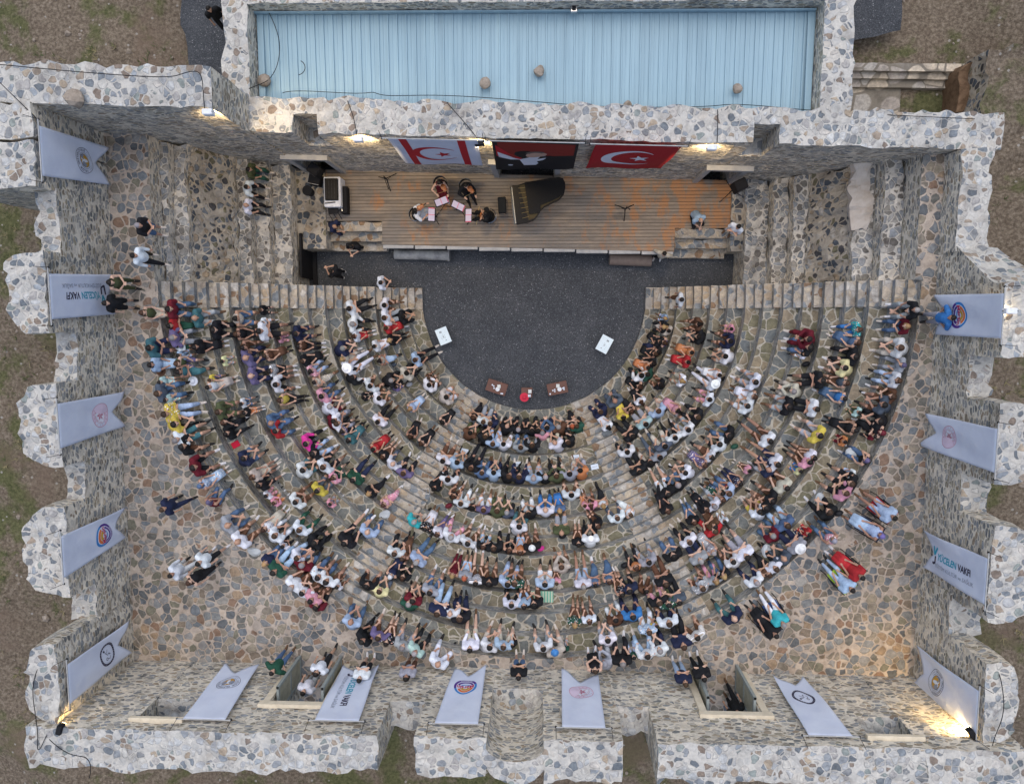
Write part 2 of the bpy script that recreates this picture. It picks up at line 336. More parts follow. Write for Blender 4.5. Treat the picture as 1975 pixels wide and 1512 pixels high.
# east wall
east=thing('perimeter_wall',(XE+.5,-3,Zf),'rubble stone wall with four tall piers opposite the five pier wall','stone wall')
def E4(y0,y1,t=1.1): return [(XE,y1),(XE,y0),(XE+t,y0),(XE+t,y1)]
for nm,y0,y1,zt,t in (('low_wall',5.15,2.1,7.25,.95),('broken_wall',2.1,.95,8.5,1.15),('tall_pier',.95,-1.0,9.7,1.4),('low_wall',-1.0,-2.35,8.3,.75),('tall_pier',-2.35,-4.55,9.85,1.3),
   ('low_wall',-4.55,-5.85,8.3,.8),('tall_pier',-5.85,-8.5,9.95,1.4),('low_wall',-8.5,-9.75,8.2,.9),('tall_pier',-9.75,YS-.02,10.1,1.0)):
    rp=None
    if nm=='broken_wall': rp=lambda u,v: 9.5-(u)*2.2
    wallpart(nm,east,E4(y0+.05,y1-(.05 if y1>-12 else 0),t),4.3,zt,side=(.035,.07,.13,.07),step=.22,amp=.07,ztn=.11,ramp=rp,rnd=.28 if nm=='tall_pier' else 0)
# north (stage) wall
north=thing('stage_wall',(0,5.8,1.2),'rubble stone stage wall with three framed doorways behind the banners','stone wall')
def N4(x0,x1,t=1.45,i=0.): return [(x0,YN(x0)+i),(x1,YN(x1)+i),(x1,YN(x1)+t),(x0,YN(x0)+t)]
wallpart('tall_corner',north,N4(XW-3,-9.35,1.1),2.,9.6,side=(.03,.05,.08,.05),step=.3)
wallpart('tall_corner_side',north,[(XW-3.2,YN(XW)-1.),(XW-.02,YN(XW)-1.),(XW-.02,YN(XW)-.02),(XW-3.2,YN(XW)-.02)],2.,9.68,step=.3)
DRS=((-9.28,-8.05),(-1.72,.45),(6.05,7.2))
XN=[-9.35]+[v for d in DRS for v in d]+[XE+1.3]
RCS=((-7.98,-7.15),(6.5,7.32))
def bay(nm,a,b,zb):
    cuts=sorted({a,b}|{v for r in RCS for v in r if a<v<b})
    for p,q in zip(cuts,cuts[1:]):
        if any(r[0]-1e-6<=p and q<=r[1]+1e-6 for r in RCS):
            wallpart('recess_sill',north,N4(p-.02,q+.02,.62),zb,5.3,side=(.03,.03,.03,.03),step=.25)
            wallpart(nm,north,[(p-.02,YN(p)+.6),(q+.02,YN(q)+.6),(q+.02,YN(q)+1.08),(p-.02,YN(p)+1.08)],zb,7.0,side=(.03,.03,.07,.03),step=.22)
        else: wallpart(nm,north,N4(p-.02,q+.02,1.08),zb,7.0,side=(.04,.03,.09,.03),step=.22,ztn=.07)
for i in range(0,len(XN),2): bay('wall_bay',XN[i],XN[i+1],-.3)
for (a,b) in DRS:
    bay('door_header',a,b,3.7)
    wallpart('doorway_back',north,N4(a,b,1.3,.75),-.3,3.69,step=.4)
# ---------------- gallery floor and the curved seating
def path(r,yn,n=64):
    pts=[(CX-r,yn),(CX-r,(yn+CY)/2)]+[(CX-r*math.cos(math.pi*i/n),CY-r*math.sin(math.pi*i/n)) for i in range(n+1)]+[(CX+r,(yn+CY)/2),(CX+r,yn)]
    return pts
bm=bmesh.new(); inn=path(RK[14],YE)
def outp(x,y):
    dx,dy=x-CX,y-CY
    if y>=CY-1e-6: return (XW-.25 if dx<0 else XE+.25, y)
    ts=[]
    if dx<0: ts.append((XW-.25-CX)/dx)
    if dx>0: ts.append((XE+.25-CX)/dx)
    ts.append((YS-1.6-CY)/dy); t=min(ts); return (CX+dx*t,CY+dy*t)
sub=4; prev=None
for p in inn:
    q=outp(*p); row=[bm.verts.new((p[0]+(q[0]-p[0])*k/sub,p[1]+(q[1]-p[1])*k/sub,Zf+(noise.noise(Vector((p[0],p[1],k)))*.015 if k else 0))) for k in range(sub+1)]
    if prev:
        for k in range(sub): bm.faces.new((prev[k],row[k],row[k+1],prev[k+1]))
    prev=row
# side strips running on to the stage wall, and the floor corners
for cx_,cy_ in ((XW-.25,YS-1.6),(XE+.25,YS-1.6)):
    pa=min(inn,key=lambda p:abs(math.atan2(outp(*p)[1]-cy_,abs(outp(*p)[0]-cx_)+1e-6)) if abs(outp(*p)[0]-cx_)<1e-3 and outp(*p)[1]<-5 else 99)
    L=[outp(*p) for p in inn]; A=[q for q in L if abs(q[0]-cx_)<1e-3]; Bq=[q for q in L if abs(q[1]-cy_)<1e-3]
    a=min(A,key=lambda q:abs(q[1]-cy_)); b=min(Bq,key=lambda q:abs(q[0]-cx_))
    bm.faces.new([bm.verts.new((q[0],q[1],Zf)) for q in (a,(cx_,cy_),b)])
bmesh.ops.recalc_face_normals(bm,faces=bm.faces)
for f in bm.faces:
    if f.normal.z<0: f.normal_flip()
tag(mk('gallery_floor',bm,m_floor),'warm cobbled gallery floor round the top of the seating','floor',kind='structure')
for x0,x1 in ((XW-.25,-13.08),(12.02,XE+.25)):
    tag(wallpart('gallery_floor',None,[(x0,YE-.02),(x1,YE-.02),(x1,YN(x1)+.05),(x0,YN(x0)+.05)],3.5,Zf,mats=[m_wall,m_floor],step=.3,amp=.02,ztn=.015),'cobbled gallery strip running on to the stage wall','floor',kind='structure')
seats=thing('seating_terrace',(CX,CY,0),'curved flagstone seating terrace stepping down to the gravel orchestra','stone seating')
def band(bm,r0,r1,z0,z1,a0=0,a1=math.pi,n=72,yn=None,mi=(0,1),jit=.012):
    def pt(r,a,i):
        rr=r+noise.noise(Vector((a*9,r,i)))*jit*2
        return (CX-rr*math.cos(a),CY-rr*math.sin(a))
    A=[a0+(a1-a0)*i/n for i in range(n+1)]
    i0=[pt(r0,a,0) for a in A]; i1=[pt(r1,a,0) for a in A]
    if yn is not None:
        i0=[(CX-r0,yn)]+i0+[(CX+r0,yn)]; i1=[(CX-r1,yn)]+i1+[(CX+r1,yn)]
    zj=[noise.noise(Vector((p[0],p[1],2))*1.2)*.012 for p in i0]
    bot=[bm.verts.new((x,y,z0)) for x,y in i0]; top=[bm.verts.new((x,y,z1+dz)) for (x,y),dz in zip(i0,zj)]; ot=[bm.verts.new((x,y,z1+dz)) for (x,y),dz in zip(i1,zj)]; ob=[bm.verts.new((x,y,z0)) for x,y in i1]
    for k in range(len(i0)-1):
        f=bm.faces.new((bot[k+1],bot[k],top[k],top[k+1])); f.material_index=mi[0]
        f=bm.faces.new((top[k+1],top[k],ot[k],ot[k+1])); f.material_index=mi[1]
        f=bm.faces.new((ob[k],ob[k+1],ot[k+1],ot[k])); f.material_index=mi[0]
    for k in (0,-1):
        f=bm.faces.new((bot[k],top[k],ot[k],ob[k])); f.material_index=mi[1]
    bmesh.ops.recalc_face_normals(bm,faces=bm.faces)
for k in range(14):
    z1=.14 if k==0 else HS*k
    bm=bmesh.new(); band(bm,RK[k],RK[k+1]+.02,-.1 if k<2 else z1-1.2,z1,yn=YE)
    mk('seat_tier',bm,[m_riser,m_seat],seats,world=True)
bm=bmesh.new(); band(bm,RK[14],RK[14]+.05,Zf-.6,Zf-.003,yn=YE); mk('gallery_edge',bm,[m_riser,m_seat],seats,world=True)
# north end face of the lower seating
for s in (-1,1):
    bm=bmesh.new()
    for k in range(14):
        z1=.14 if k==0 else HS*k; x0,x1=CX+s*RK[k],CX+s*RK[k+1]; 
        prism(bm,[(x0,YE-.02),(x1,YE-.02),(x1,YE+.02),(x0,YE+.02)],-.1,z1-.004)
    mk('end_wall',bm,m_wall,seats,world=True)
# stairs: half steps on the treads
AIS=[(math.pi/2-R(31),.60),(math.pi/2+R(27),.60)]
for ai,(ac,hw) in enumerate(AIS):
    bm=bmesh.new()
    for k in range(0,14):
        r0=RK[k]; r1=RK[k+1]; z=.14 if k==0 else HS*k; znext=HS*(k+1) if k<14 else Zf; rm=(r0+r1)/2
        da=hw/rm*(1+.12*noise.noise(Vector((k,ai,.5))))
        band(bm,r0-.01,rm,z-.3,z+.012,ac-da,ac+da,n=6,mi=(0,1)); band(bm,rm,r1+.01,z-.2,(z+znext)/2,ac-da,ac+da,n=6,mi=(0,1))
    mk('stairway',bm,[m_riser,m_stair],seats,world=True)
for s in (-1,1):
    bm=bmesh.new()
    for k in range(0,14):
        r0=RK[k]; r1=RK[k+1]; z=.14 if k==0 else HS*k; znext=HS*(k+1); rm=(r0+r1)/2
        for ra,rb,zz in ((r0-.01,rm,z+.012),(rm,r1+.01,(z+znext)/2)):
            xa,xb=CX+s*ra,CX+s*rb; rough(bm,[(xa,YE-.86),(xb,YE-.86),(xb,YE+.01),(xa,YE+.01)],zz-.3,zz,step=.28,amp=.008,ztn=.01)
    bmesh.ops.recalc_face_normals(bm,faces=bm.faces)
    mk('stairway',bm,[m_riser,m_stair],seats,world=True)
# ---------------- the two wings beside the stage
def wing(lab,prof,s):
    o=thing('wing_seating',(prof[0][0],4,0),lab,'stone seating')
    for i,(x0,x1,z0,z1,mt,nm) in enumerate(prof):
        a,b=min(x0,x1),max(x0,x1)
        f=(lambda u,v,z0=z0,z1=z1,x0=x0,a=a: (z0+(z1-z0)*(u if x0==a else 1-u)))
        wallpart(nm,o,[(a,YE+.02),(b,YE+.02),(b,YN(b)+.02),(a,YN(a)+.02)],-.2 if i==0 else max(z0-1.4,-.2),z1 if z0==z1 else max(z0,z1),
            mats=[m_wall,mt],ramp=f,step=.2,amp=.06 if z0==z1 else .09,ztn=.10 if z0==z1 else .5)
    return o
def wx(px,z): return U(px,430,z).x
wing('ruined seating wing where three people sit beside the stage',[(wx(562,2.0),wx(522,2.3),2.0,2.0,m_wing,'step'),(wx(522,2.3),wx(486,2.8),2.45,2.45,m_wing,'step'),(wx(486,2.8),wx(452,3.3),2.95,2.95,m_wing,'step'),
   (wx(452,3.3),wx(368,5.0),3.3,4.9,m_ruin,'rubble_slope'),(wx(368,5.0),wx(334,5.4),5.2,5.2,m_wing,'step'),(wx(334,5.4),-13.06,5.6,5.6,m_wing,'step')],-1)
wing('empty ruined seating wing with a white slab beside the stage',[(wx(1436,1.5),wx(1482,1.6),1.6,1.6,m_wing,'step'),(wx(1482,1.6),wx(1520,2.1),2.1,2.1,m_wing,'step'),(wx(1520,2.1),wx(1556,2.6),2.6,2.6,m_wing,'step'),
   (wx(1556,2.6),wx(1640,4.4),2.8,4.3,m_ruin,'rubble_slope'),(wx(1640,4.4),wx(1690,4.9),4.7,4.7,m_wing,'step'),(wx(1690,4.9),12.0,5.3,5.3,m_wing,'step')],1)
sl_=thing('stone_slab',U(1660,370,4.8),'long white worn marble slab lying in the ruined wing','slab')
bm=bmesh.new(); a=U(1662,372,4.8); rough(bm,[(a.x-.30,a.y-1.15),(a.x+.30,a.y-1.25),(a.x+.32,a.y+1.1),(a.x-.34,a.y+1.2)],4.55,4.78,step=.14,amp=.12,ztn=.12,mi=(0,0)); mk('slab_block',bm,noisy('white_worn_marble',(.33,.28,.23),(.52,.48,.44),1.3,.8,.5),sl_,world=True)
# ---------------- stage
ZS=1.2
stage=thing('stage',(0,4,0),'weathered wooden stage deck with pale stone front edge','stage')
D=[U(*p,ZS) for p in ((628,322),(1411,343),(1408,440),(1302,440),(1300,486),(737,472),(737,427),(630,427))]
D[0].y=YN(D[0].x)+.02; D[1].y=YN(D[1].x)+.02
bm=bmesh.new(); prism(bm,[(p.x,p.y) for p in D],ZS-.08,ZS); mk('deck',bm,m_deck,stage,world=True)
bm=bmesh.new(); prism(bm,[(p.x,p.y-.0) for p in [Vector((D[0].x+.01,D[0].y,0)),Vector((D[1].x-.01,D[1].y,0)),D[2]+Vector((0,.03,0)),D[3]+Vector((0,.05,0)),D[4]+Vector((-.05,.1,0)),D[5]+Vector((.05,.1,0)),D[6]+Vector((0,.05,0)),D[7]+Vector((0,.05,0))]],-.05,ZS-.081); mk('stage_base',bm,m_wall,stage,world=True)
bm=bmesh.new(); a,b=D[5],D[4]; n=9
for i in range(n):
    p=a.lerp(b,(i+.02)/n); q=a.lerp(b,(i+.98)/n); c=(p+q)/2; box(bm,(c.x,c.y-.05+.01*((i%3)-1),ZS-.09),((q-p).length,.15,.16),bev=.015)
mk('front_edge',bm,m_marb,stage,world=True)
def steps(P0,P1,n,z1,run,mat,par):
    for i in range(n):
        z=z1*(n-i)/(n+.0)-.06; y0=-run*i; y1=-run*(i+1)
        wallpart('step',par,[(P0.x,P0.y+y1),(P1.x,P1.y+y1),(P1.x,P1.y+y0),(P0.x,P0.y+y0)],-.1,z,mats=[m_wall,mat],step=.22,amp=.02,ztn=.025)
steps(Vector((D[7].x,D[7].y-.02,0)),Vector((D[6].x-.01,D[6].y-.02,0)),3,1.2,.36,m_stair,stage)
steps(Vector((D[3].x+.01,D[3].y-.02,0)),Vector((D[2].x,D[2].y-.02,0)),3,1.2,.36,m_stair,stage)
pl=U(586,480,1.3); wallpart('side_plinth',stage,[(-9.95,pl.y),(D[7].x-.02,pl.y),(D[7].x-.02,YN(-9)),(-9.95,YN(-9.9))],-.1,1.28,mats=[m_wall,m_ruin],step=.25,amp=.02)
pr=U(1434,497,1.3); wallpart('side_plinth',stage,[(D[2].x+.02,pr.y+.25),(8.45,pr.y+.25),(8.45,YN(8)),(D[1].x+.02,YN(8))],-.1,1.28,mats=[m_wall,m_ruin],step=.25,amp=.02)
# door frames on the stage wall
def frame(name,par,x0,x1,z0,z1,y,mat,wd=.16,dep=.1,s=-1):
    bm=bmesh.new()
    for x in (x0-wd/2,x1+wd/2): box(bm,(x,y(x)+s*dep/2,(z0+z1)/2),(wd,dep,z1-z0))
    xm=(x0+x1)/2; ang=math.atan2(y(x1)-y(x0),x1-x0); box(bm,(xm,y(xm)+s*(dep/2+.03),z1+wd/2+.003),(x1-x0+2*wd+.1,dep+.06,wd),rot=ang); mk(name,bm,mat,par,world=True)
for a,b in DRS: frame('door_frame',north,a,b,1.2,3.69,YN,m_marb,.2,.12)
# south doors: cream frame and two open leaves
yS=lambda x:YS
for (a,b) in ((-8.62,-6.92),(5.15,6.85)):
    frame('door_frame',south,a,b,Zf,8.93,yS,m_frame,.22,.06,s=1)
    for s,xh in ((1,a),(-1,b)):
        lf=bmesh.new(); box(lf,(xh+s*.12,YS-.12,Zf+1.1),(.05,.86,2.1)); lo=mk('door_leaf',lf,m_doorm,south,world=True)
        fr=bmesh.new()
        for zz in (.08,1.05,2.12): box(fr,(xh+s*.12,YS-.12,Zf+zz),(.08,.9,.11))
        for yy in (-.53,.29): box(fr,(xh+s*.12,YS+yy,Zf+1.1),(.09,.09,2.15))
        fo=bpy.data.meshes.new('leaf_rail'); fr.to_mesh(fo); fr.free(); fo.materials.append(m_doorf); q=bpy.data.objects.new('leaf_rail',fo); COL.objects.link(q); q.parent=lo; q.matrix_parent_inverse=PINV(south)@Matrix.Identity(4) if False else Matrix.Identity(4)
for a,b in ((-12.36,-10.95),(9.6,11.0)):
    bm=bmesh.new(); box(bm,((a+b)/2,YS+.02,10.04),(b-a+.25,.22,.14),bev=.01); mk('window_lintel',bm,m_frame,south,world=True)
bm=bmesh.new()
for a,b in ((-8.62,-6.92),(5.15,6.85)):
    vs=[bm.verts.new(p) for p in ((a-.1,YS-1.6,Zf+.004),(b+.1,YS-1.6,Zf+.004),(b+.1,YS,Zf+.004),(a-.1,YS,Zf+.004))]; bm.faces.new(vs)
tag(mk('doorway_floor',bm,m_floor),'cobbled floor inside the two doorways','floor',kind='structure')
# ---------------- passage opening under the wing, its darkness painted as a black panel
dg=thing('passage_door',(-9.9,2.5,0),'dark metal door at the end of the gravel passage','door')
bm=bmesh.new(); box(bm,(-9.70,2.55,.75),(.08,1.75,1.5)); mk('door_panel',bm,m_black,dg,world=True)
bm=bmesh.new(); box(bm,(-9.58,2.55,.06),(.16,2.3,.12)); mk('threshold',bm,m_black,dg,world=True)
# ---------------- roofed hall north of the stage wall
ZR=6.25
hall=thing('roofed_hall',(0,10,0),'long hall with pale blue corrugated metal roof inside rubble parapets','building')
x0,x1=U(497,100,ZR).x,U(1566,110,ZR).x
def roofm():
    m,nt,b=newmat('pale_blue_roof_sheet',.5,.4); g=G(nt); geo=g.n('NewGeometry'); P=geo.outputs['Position']
    mp=g.n('Mapping'); mp.inputs['Scale'].default_value=(3.2,.12,1); g.L(P,mp.inputs[0]); a=g.noise(mp.outputs[0],1.5,5,.7)
    c=g.mix(.8,(.27,.40,.47),g.ramp(a.outputs[0],[(.3,(.80,.82,.84)),(.6,(1.05,1.05,1.05)),(.8,(1.25,1.2,1.1))]),'MULTIPLY')
    n=g.noise(P,.5,3); c=g.mix(.4,c,g.ramp(n.outputs[0],[(.3,(.85,.9,.92)),(.7,(1.1,1.08,1.05))]),'MULTIPLY')
    g.L(c,b.inputs['Base Color']); return m
m_roof=roofm()
bm=bmesh.new(); prof=[]; x=x0
while x<x1:
    prof+= [(x,0),(x+.05,0),(x+.062,.045),(x+.10,.045),(x+.112,0)]; prof+=[(x+.2,0),(x+.205,.012),(x+.225,.012),(x+.23,0)]; x+=.30
ya=lambda x:YN(x)+1.0; yb=13.2; cols=[]
for (px_,pz) in prof: cols.append((bm.verts.new((px_,ya(px_),ZR+pz-.1)),bm.verts.new((px_,yb,ZR+pz+.15))))
for p,q in zip(cols,cols[1:]): bm.faces.new((p[0],q[0],q[1],p[1]))
mk('roof_sheet',bm,m_roof,hall,world=True)
bm=bmesh.new(); box(bm,((x0+x1)/2,10.,4.),(x1-x0+.6,6.,4.1)); mk('hall_wall',bm,m_wall,hall,world=True)
wallpart('side_parapet',hall,[(x0,YN(x0)+.9),(x0,14),(x0-.8,14),(x0-.8,YN(x0)+.9)],1.,7.0,side=(.02,.03,.1,.03),step=.3)
wallpart('side_parapet',hall,[(x1+.05,YN(x1)+.9),(x1+.05,14),(x1+.95,14),(x1+.95,YN(x1)+.9)],1.,7.0,side=(.02,.03,.1,.03),step=.3)
ytop=U(1046,5,7).y
wallpart('end_parapet',hall,[(x0-.8,ytop+.14),(x1+.95,ytop-.08),(x1+.95,ytop+1.2),(x0-.8,ytop+1.2)],5.,7.0,side=(.03,.03,.1,.03),step=.3)
bm=bmesh.new(); 
for i in range(60):
    t=i/60; xx=x0+(x1-x0)*t; 
box(bm,((x0+x1)/2,ytop-.02,6.42),(x1-x0,.05,.12),rot=-.012); box(bm,(x0+.14,9.6,6.3),(.2,6.6,.06)); box(bm,(x1-.1,9.6,6.3),(.2,6.6,.06)); mk('edge_flashing',bm,m_roof,hall,world=True)
# pale cut stone steps to the north-east
ns=thing('garden_steps',U(1750,170,2.6),'flight of pale cut limestone steps beyond the roofed hall','steps')
for i,(y0,y1,z) in enumerate(((121,136,3.2),(136,151,3.0),(151,168,2.8))):
    a=U(1618,y0,z);b=U(1872 if i else 1870,y0+3,z);c=U(1874,y1+3,z);d=U(1618,y1,z); wallpart('step',ns,[(d.x,d.y),(c.x,c.y),(b.x,b.y),(a.x,a.y)],1.5,z,mats=[m_slab,m_slab],step=.3,amp=.01,ztn=.015)
a=U(1616,168,2.62);c=U(1735,220,2.62); wallpart('landing_slabs',ns,[(a.x,c.y),(c.x,c.y),(c.x,a.y),(a.x,a.y)],1.5,2.62,mats=[m_slab,m_slab],step=.4,amp=.01,ztn=.01)
a=U(1736,170,2.55);c=U(1880,222,2.55); wallpart('earth_floor',ns,[(a.x,c.y),(c.x,c.y),(c.x,a.y),(a.x,a.y)],1.5,2.57,mats=[m_terr,m_terr],step=.3,amp=.02,ztn=.04)
eb=thing('earth_bank',U(1890,160,3.2),'cut reddish earth bank and rock wall beside the pale steps','bank')
a=U(1870,110,4.2);c=U(1905,222,3.2); wallpart('cut_face',eb,[(a.x,c.y),(c.x,c.y),(c.x,a.y),(a.x,a.y)],1.5,3.6,mats=[m_earth,m_earth],step=.25,amp=.06,ztn=.2)
a=U(1893,95,4.5);c=U(2060,225,4.5); wallpart('rock_wall',eb,[(a.x,c.y-3.4),(c.x,c.y-3.4),(c.x,a.y),(a.x+.2,a.y)],1.5,4.6,mats=[m_ruin,m_terr],step=.3,amp=.12,ztn=.15)

r=random.Random(11); bm=bmesh.new()
for i in range(5200):
    x=r.uniform(-21,20); y=r.uniform(-16.5,13)
    if XW-1.6<x<XE+1.6 and YS-1.5<y<7.6 or (-11<x<9.6 and y>6): continue
    if noise.noise(Vector((x,y,5))*.45)<.02: continue
    t=max(0,min(1,(y-4)/3.)); z=5.1*(1-t)+2.2*t+noise.noise(Vector((x,y,0))*.35)*.5+noise.noise(Vector((x,y,3))*1.3)*.12
    if x>15.2 and y>1: z+=min(1.5,(x-15.2)*.6)
    mi=r.randrange(3)
    for b in range(6):
        a_=r.uniform(0,6.28); L=r.uniform(.08,.24); c_,s_=math.cos(a_),math.sin(a_); w_=.02
        f=bm.faces.new([bm.verts.new((x-s_*w_,y+c_*w_,z-.02)),bm.verts.new((x+s_*w_,y-c_*w_,z-.02)),bm.verts.new((x+c_*L,y+s_*L,z+r.uniform(.04,.16)))]); f.material_index=mi
tag(mk('dry_grass',bm,[plain('grass_green',(.07,.085,.03),.9),plain('grass_straw',(.22,.19,.10),.9),plain('grass_olive',(.11,.11,.05),.9)]),'thin tufts of dry and green grass on the hillside','grass',kind='stuff')
# ================================================================== PEOPLE
def objcol(name,rough,pattern=None,spec=.2):
    m,nt,b=newmat(name,rough,spec); g=G(nt); oi=g.n('ObjectInfo'); tc=g.n('TexCoord'); P=tc.outputs['Object']
    a=g.noise(P,16 if pattern is None else 9,3,.6)
    c=g.mix(1.,oi.outputs['Color'],g.ramp(a.outputs[0],[(.3,(.82,.82,.84)),(.7,(1.12,1.12,1.1))]),'MULTIPLY')
    if pattern=='print':
        v=g.vor(P,17); sep=g.n('SeparateColor'); g.L(v.outputs['Color'],sep.inputs[0]); k=g.math('LESS_THAN',v.outputs['Distance'],.36); k=g.math('MULTIPLY',k,g.math('GREATER_THAN',sep.outputs[0],.25))
        c=g.mix(k,c,g.ramp(sep.outputs[1],[(0,(.75,.75,.75)),(.45,(.05,.06,.12)),(.6,(.8,.78,.74)),(.8,(.5,.3,.25))],'CONSTANT'))
    if pattern=='stripe':
        s=g.n('SeparateXYZ'); g.L(P,s.inputs[0]); f=g.math('FRACT',g.math('MULTIPLY',s.outputs[2],22)); c=g.mix(g.math('LESS_THAN',f,.5),c,(.72,.73,.76))
    g.L(c,b.inputs['Base Color']); 
    bp=g.n('Bump'); bp.inputs['Strength'].default_value=.35; bp.inputs['Distance'].default_value=.015; wv=g.noise(P,11,3); g.L(wv.outputs[0],bp.inputs['Height']); g.L(bp.outputs[0],b.inputs['Normal'])
    return m
m_cloth=objcol('plain_cloth',.85); m_print=objcol('printed_cloth',.85,'print'); m_strp=objcol('striped_cloth',.85,'stripe'); m_skin=objcol('skin',.55,spec=.35); m_hair=objcol('hair',.6,spec=.3)
m_eye=plain('dark_eye',(.02,.015,.01),.3); m_lip=plain('lip',(.35,.12,.1),.5)
CC=dict(w=(.64,.67,.73),k=(.012,.013,.016),n=(.018,.024,.06),b=(.075,.13,.23),l=(.33,.44,.60),r=(.36,.025,.03),m=(.12,.012,.022),g=(.02,.075,.05),e=(.30,.32,.36),s=(.075,.095,.13),
 t=(.05,.14,.16),y=(.55,.44,.08),o=(.48,.19,.08),p=(.62,.3,.38),v=(.13,.11,.22),c=(.46,.42,.36),h=(.10,.05,.03),q=(.04,.36,.40),i=(.68,.05,.32),j=(.07,.085,.04),u=(.04,.16,.42),a=(.4,.58,.56),d=(.68,.66,.36))
CN=dict(w='white',k='black',n='navy',b='denim blue',l='light blue',r='red',m='maroon',g='dark green',e='grey',s='slate grey',t='teal',y='yellow',o='orange',p='pink',v='violet',c='cream',h='brown',q='turquoise',i='hot pink',j='olive',u='bright blue',a='pale aqua',d='pale yellow')
HC=dict(k=(.012,.010,.009),h=(.05,.028,.016),e=(.25,.24,.24),K=(.012,.009,.008),H=(.055,.026,.015),Y=(.34,.22,.10),A=(.75,.76,.78),B=(.14,.12,.3),R=(.35,.09,.04))
HN=dict(k='short black hair',h='short brown hair',e='grey hair',z='a bald head',K='long black hair',H='long brown hair',Y='blonde hair',A='a white hat',B='a headscarf',R='red hair')
V3=Vector
def remesh(bm,vox,dec=None,name='m',sm=True):
    me=bpy.data.meshes.new('t'); bm.to_mesh(me); bm.free(); o=bpy.data.objects.new('t',me); COL.objects.link(o)
    r=o.modifiers.new('r','REMESH'); r.mode='VOXEL'; r.voxel_size=vox
    if sm: s=o.modifiers.new('s','SMOOTH'); s.factor=.5; s.iterations=2
    if dec: d=o.modifiers.new('d','DECIMATE'); d.ratio=dec
    dg=bpy.context.evaluated_depsgraph_get(); res=bpy.data.meshes.new_from_object(o.evaluated_get(dg)); res.name=name
    bpy.data.objects.remove(o); bpy.data.meshes.remove(me)
    for p in res.polygons: p.use_smooth=True
    return res
def limb(bm,pts,rad,seg=8):
    for i,(p,r) in enumerate(zip(pts,rad)):
        ball(bm,p,r,seg,5)
        if i: cyl(bm,pts[i-1],p,rad[i-1],r,seg)
def hand(bm,w_,d,side,up_=V3((0,0,1))):
    """palm plus five bent fingers from wrist w_ along d"""
    d=d.normalized(); x=d.cross(up_); x=x.normalized() if x.length>.01 else V3((1,0,0)); z=x.cross(d)
    pc=w_+d*.045; 
    for k in range(4):
        q=w_+d*.08+x*(.026-.0175*k); limb(bm,[w_+d*.01+x*(.016-.011*k),q],[.015,.013],6)
        L=(.062,.074,.068,.052)[k]; m1=q+d*L*.5-z*.006; limb(bm,[q,m1,m1+d*L*.4-z*.022],[.0105,.0095,.008],6)
    t0=w_+d*.03+x*.03*side; limb(bm,[w_+d*.015,t0,t0+d*.035+x*.022*side-z*.012],[.016,.013,.010],6)
def rig(P):
    """joint positions. seat at origin, facing +Y"""
    g=dict(P); sit=g.get('sit',True); lean=R(g.get('lean',8)); sw=g.get('sw',.185)
    J={}
    hz=.10 if sit else .93
    J['pel']=V3((0,0,hz)); up=V3((g.get('twist',0),math.sin(lean),math.cos(lean))).normalized()
    J['waist']=J['pel']+up*.17; J['chest']=J['pel']+up*.36; J['nb']=J['pel']+up*.50
    hl=R(g.get('head',lean*30)) if 'head' in g else lean*.6
    hu=V3((g.get('ht',0),math.sin(hl),math.cos(hl))).normalized()
    J['neck']=J['nb']+hu*.06; J['head']=J['nb']+hu*.19+V3((0,.015,0)); J['hu']=hu
    for s,n in ((-1,'L'),(1,'R')):
        J['sh'+n]=J['nb']+V3((s*sw,0,0))-up*.035
        J['hip'+n]=J['pel']+V3((s*.095,.02,-.01))
        if sit:
            kx,ky,kz=g.get('knee',(.15,.46,.05)); J['kn'+n]=V3((s*kx if n=='R' or not g.get('cross') else -s*.02,ky,kz))
            fx,fy,fz=g.get('foot',(.14,.46,-.38)); J['an'+n]=V3((s*fx*(1 if not g.get('cross') else -.3),fy,fz))
        else:
            st=g.get('stride',.08)*s; J['kn'+n]=V3((s*.11,st*.9+.03,.49)); J['an'+n]=V3((s*.12,st,.08))
        A=g['arm'] if not isinstance(g['arm'],tuple) else g['arm'][0 if s<0 else 1]
        if A=='lap': e=J['sh'+n]+V3((s*.035,.07,-.25)); h=J['hip'+n].lerp(J['kn'+n],.72)+V3((s*.0,0,.10))
        elif A=='knee': e=J['sh'+n]+V3((s*.05,.12,-.24)); h=J['kn'+n]+V3((-s*.02,-.05,.10))
        elif A=='clasp': e=J['kn'+n]+V3((-s*.01,-.12,.12)); e=J['sh'+n]+(e-J['sh'+n]).normalized()*.29; h=V3((s*.02,J['kn'+n].y+.08,J['kn'+n].z+.16)) if sit else J['pel']+V3((s*.03,.2,.05))
        elif A=='fold': e=J['sh'+n]+V3((s*.035,.08,-.25)); h=J['chest']+V3((-s*.08,.19,-.08+s*.02))
        elif A=='phone': e=J['sh'+n]+V3((s*.05,.12,-.22)); h=J['chest']+V3((s*.04,.34,.02))
        elif A=='down': e=J['sh'+n]+V3((s*.06,-.02,-.28)); h=e+V3((s*.01,.10,-.24))
        elif A=='hips': e=J['sh'+n]+V3((s*.17,-.06,-.22)); h=J['pel']+V3((s*.15,.04,.10))
        elif A=='face': e=J['sh'+n]+V3((s*.03,.16,-.20)); h=J['head']+V3((s*.07,.10,-.10))
        elif A=='violin': e=J['sh'+n]+V3((s*.10,.18,-.14)); h=e+V3((-s*.02,.24,.14))
        elif A=='bow': e=J['sh'+n]+V3((s*.16,.14,-.10)); h=e+V3((-s*.14,.20,.02))
        J['el'+n]=e; J['ha'+n]=h
    return J
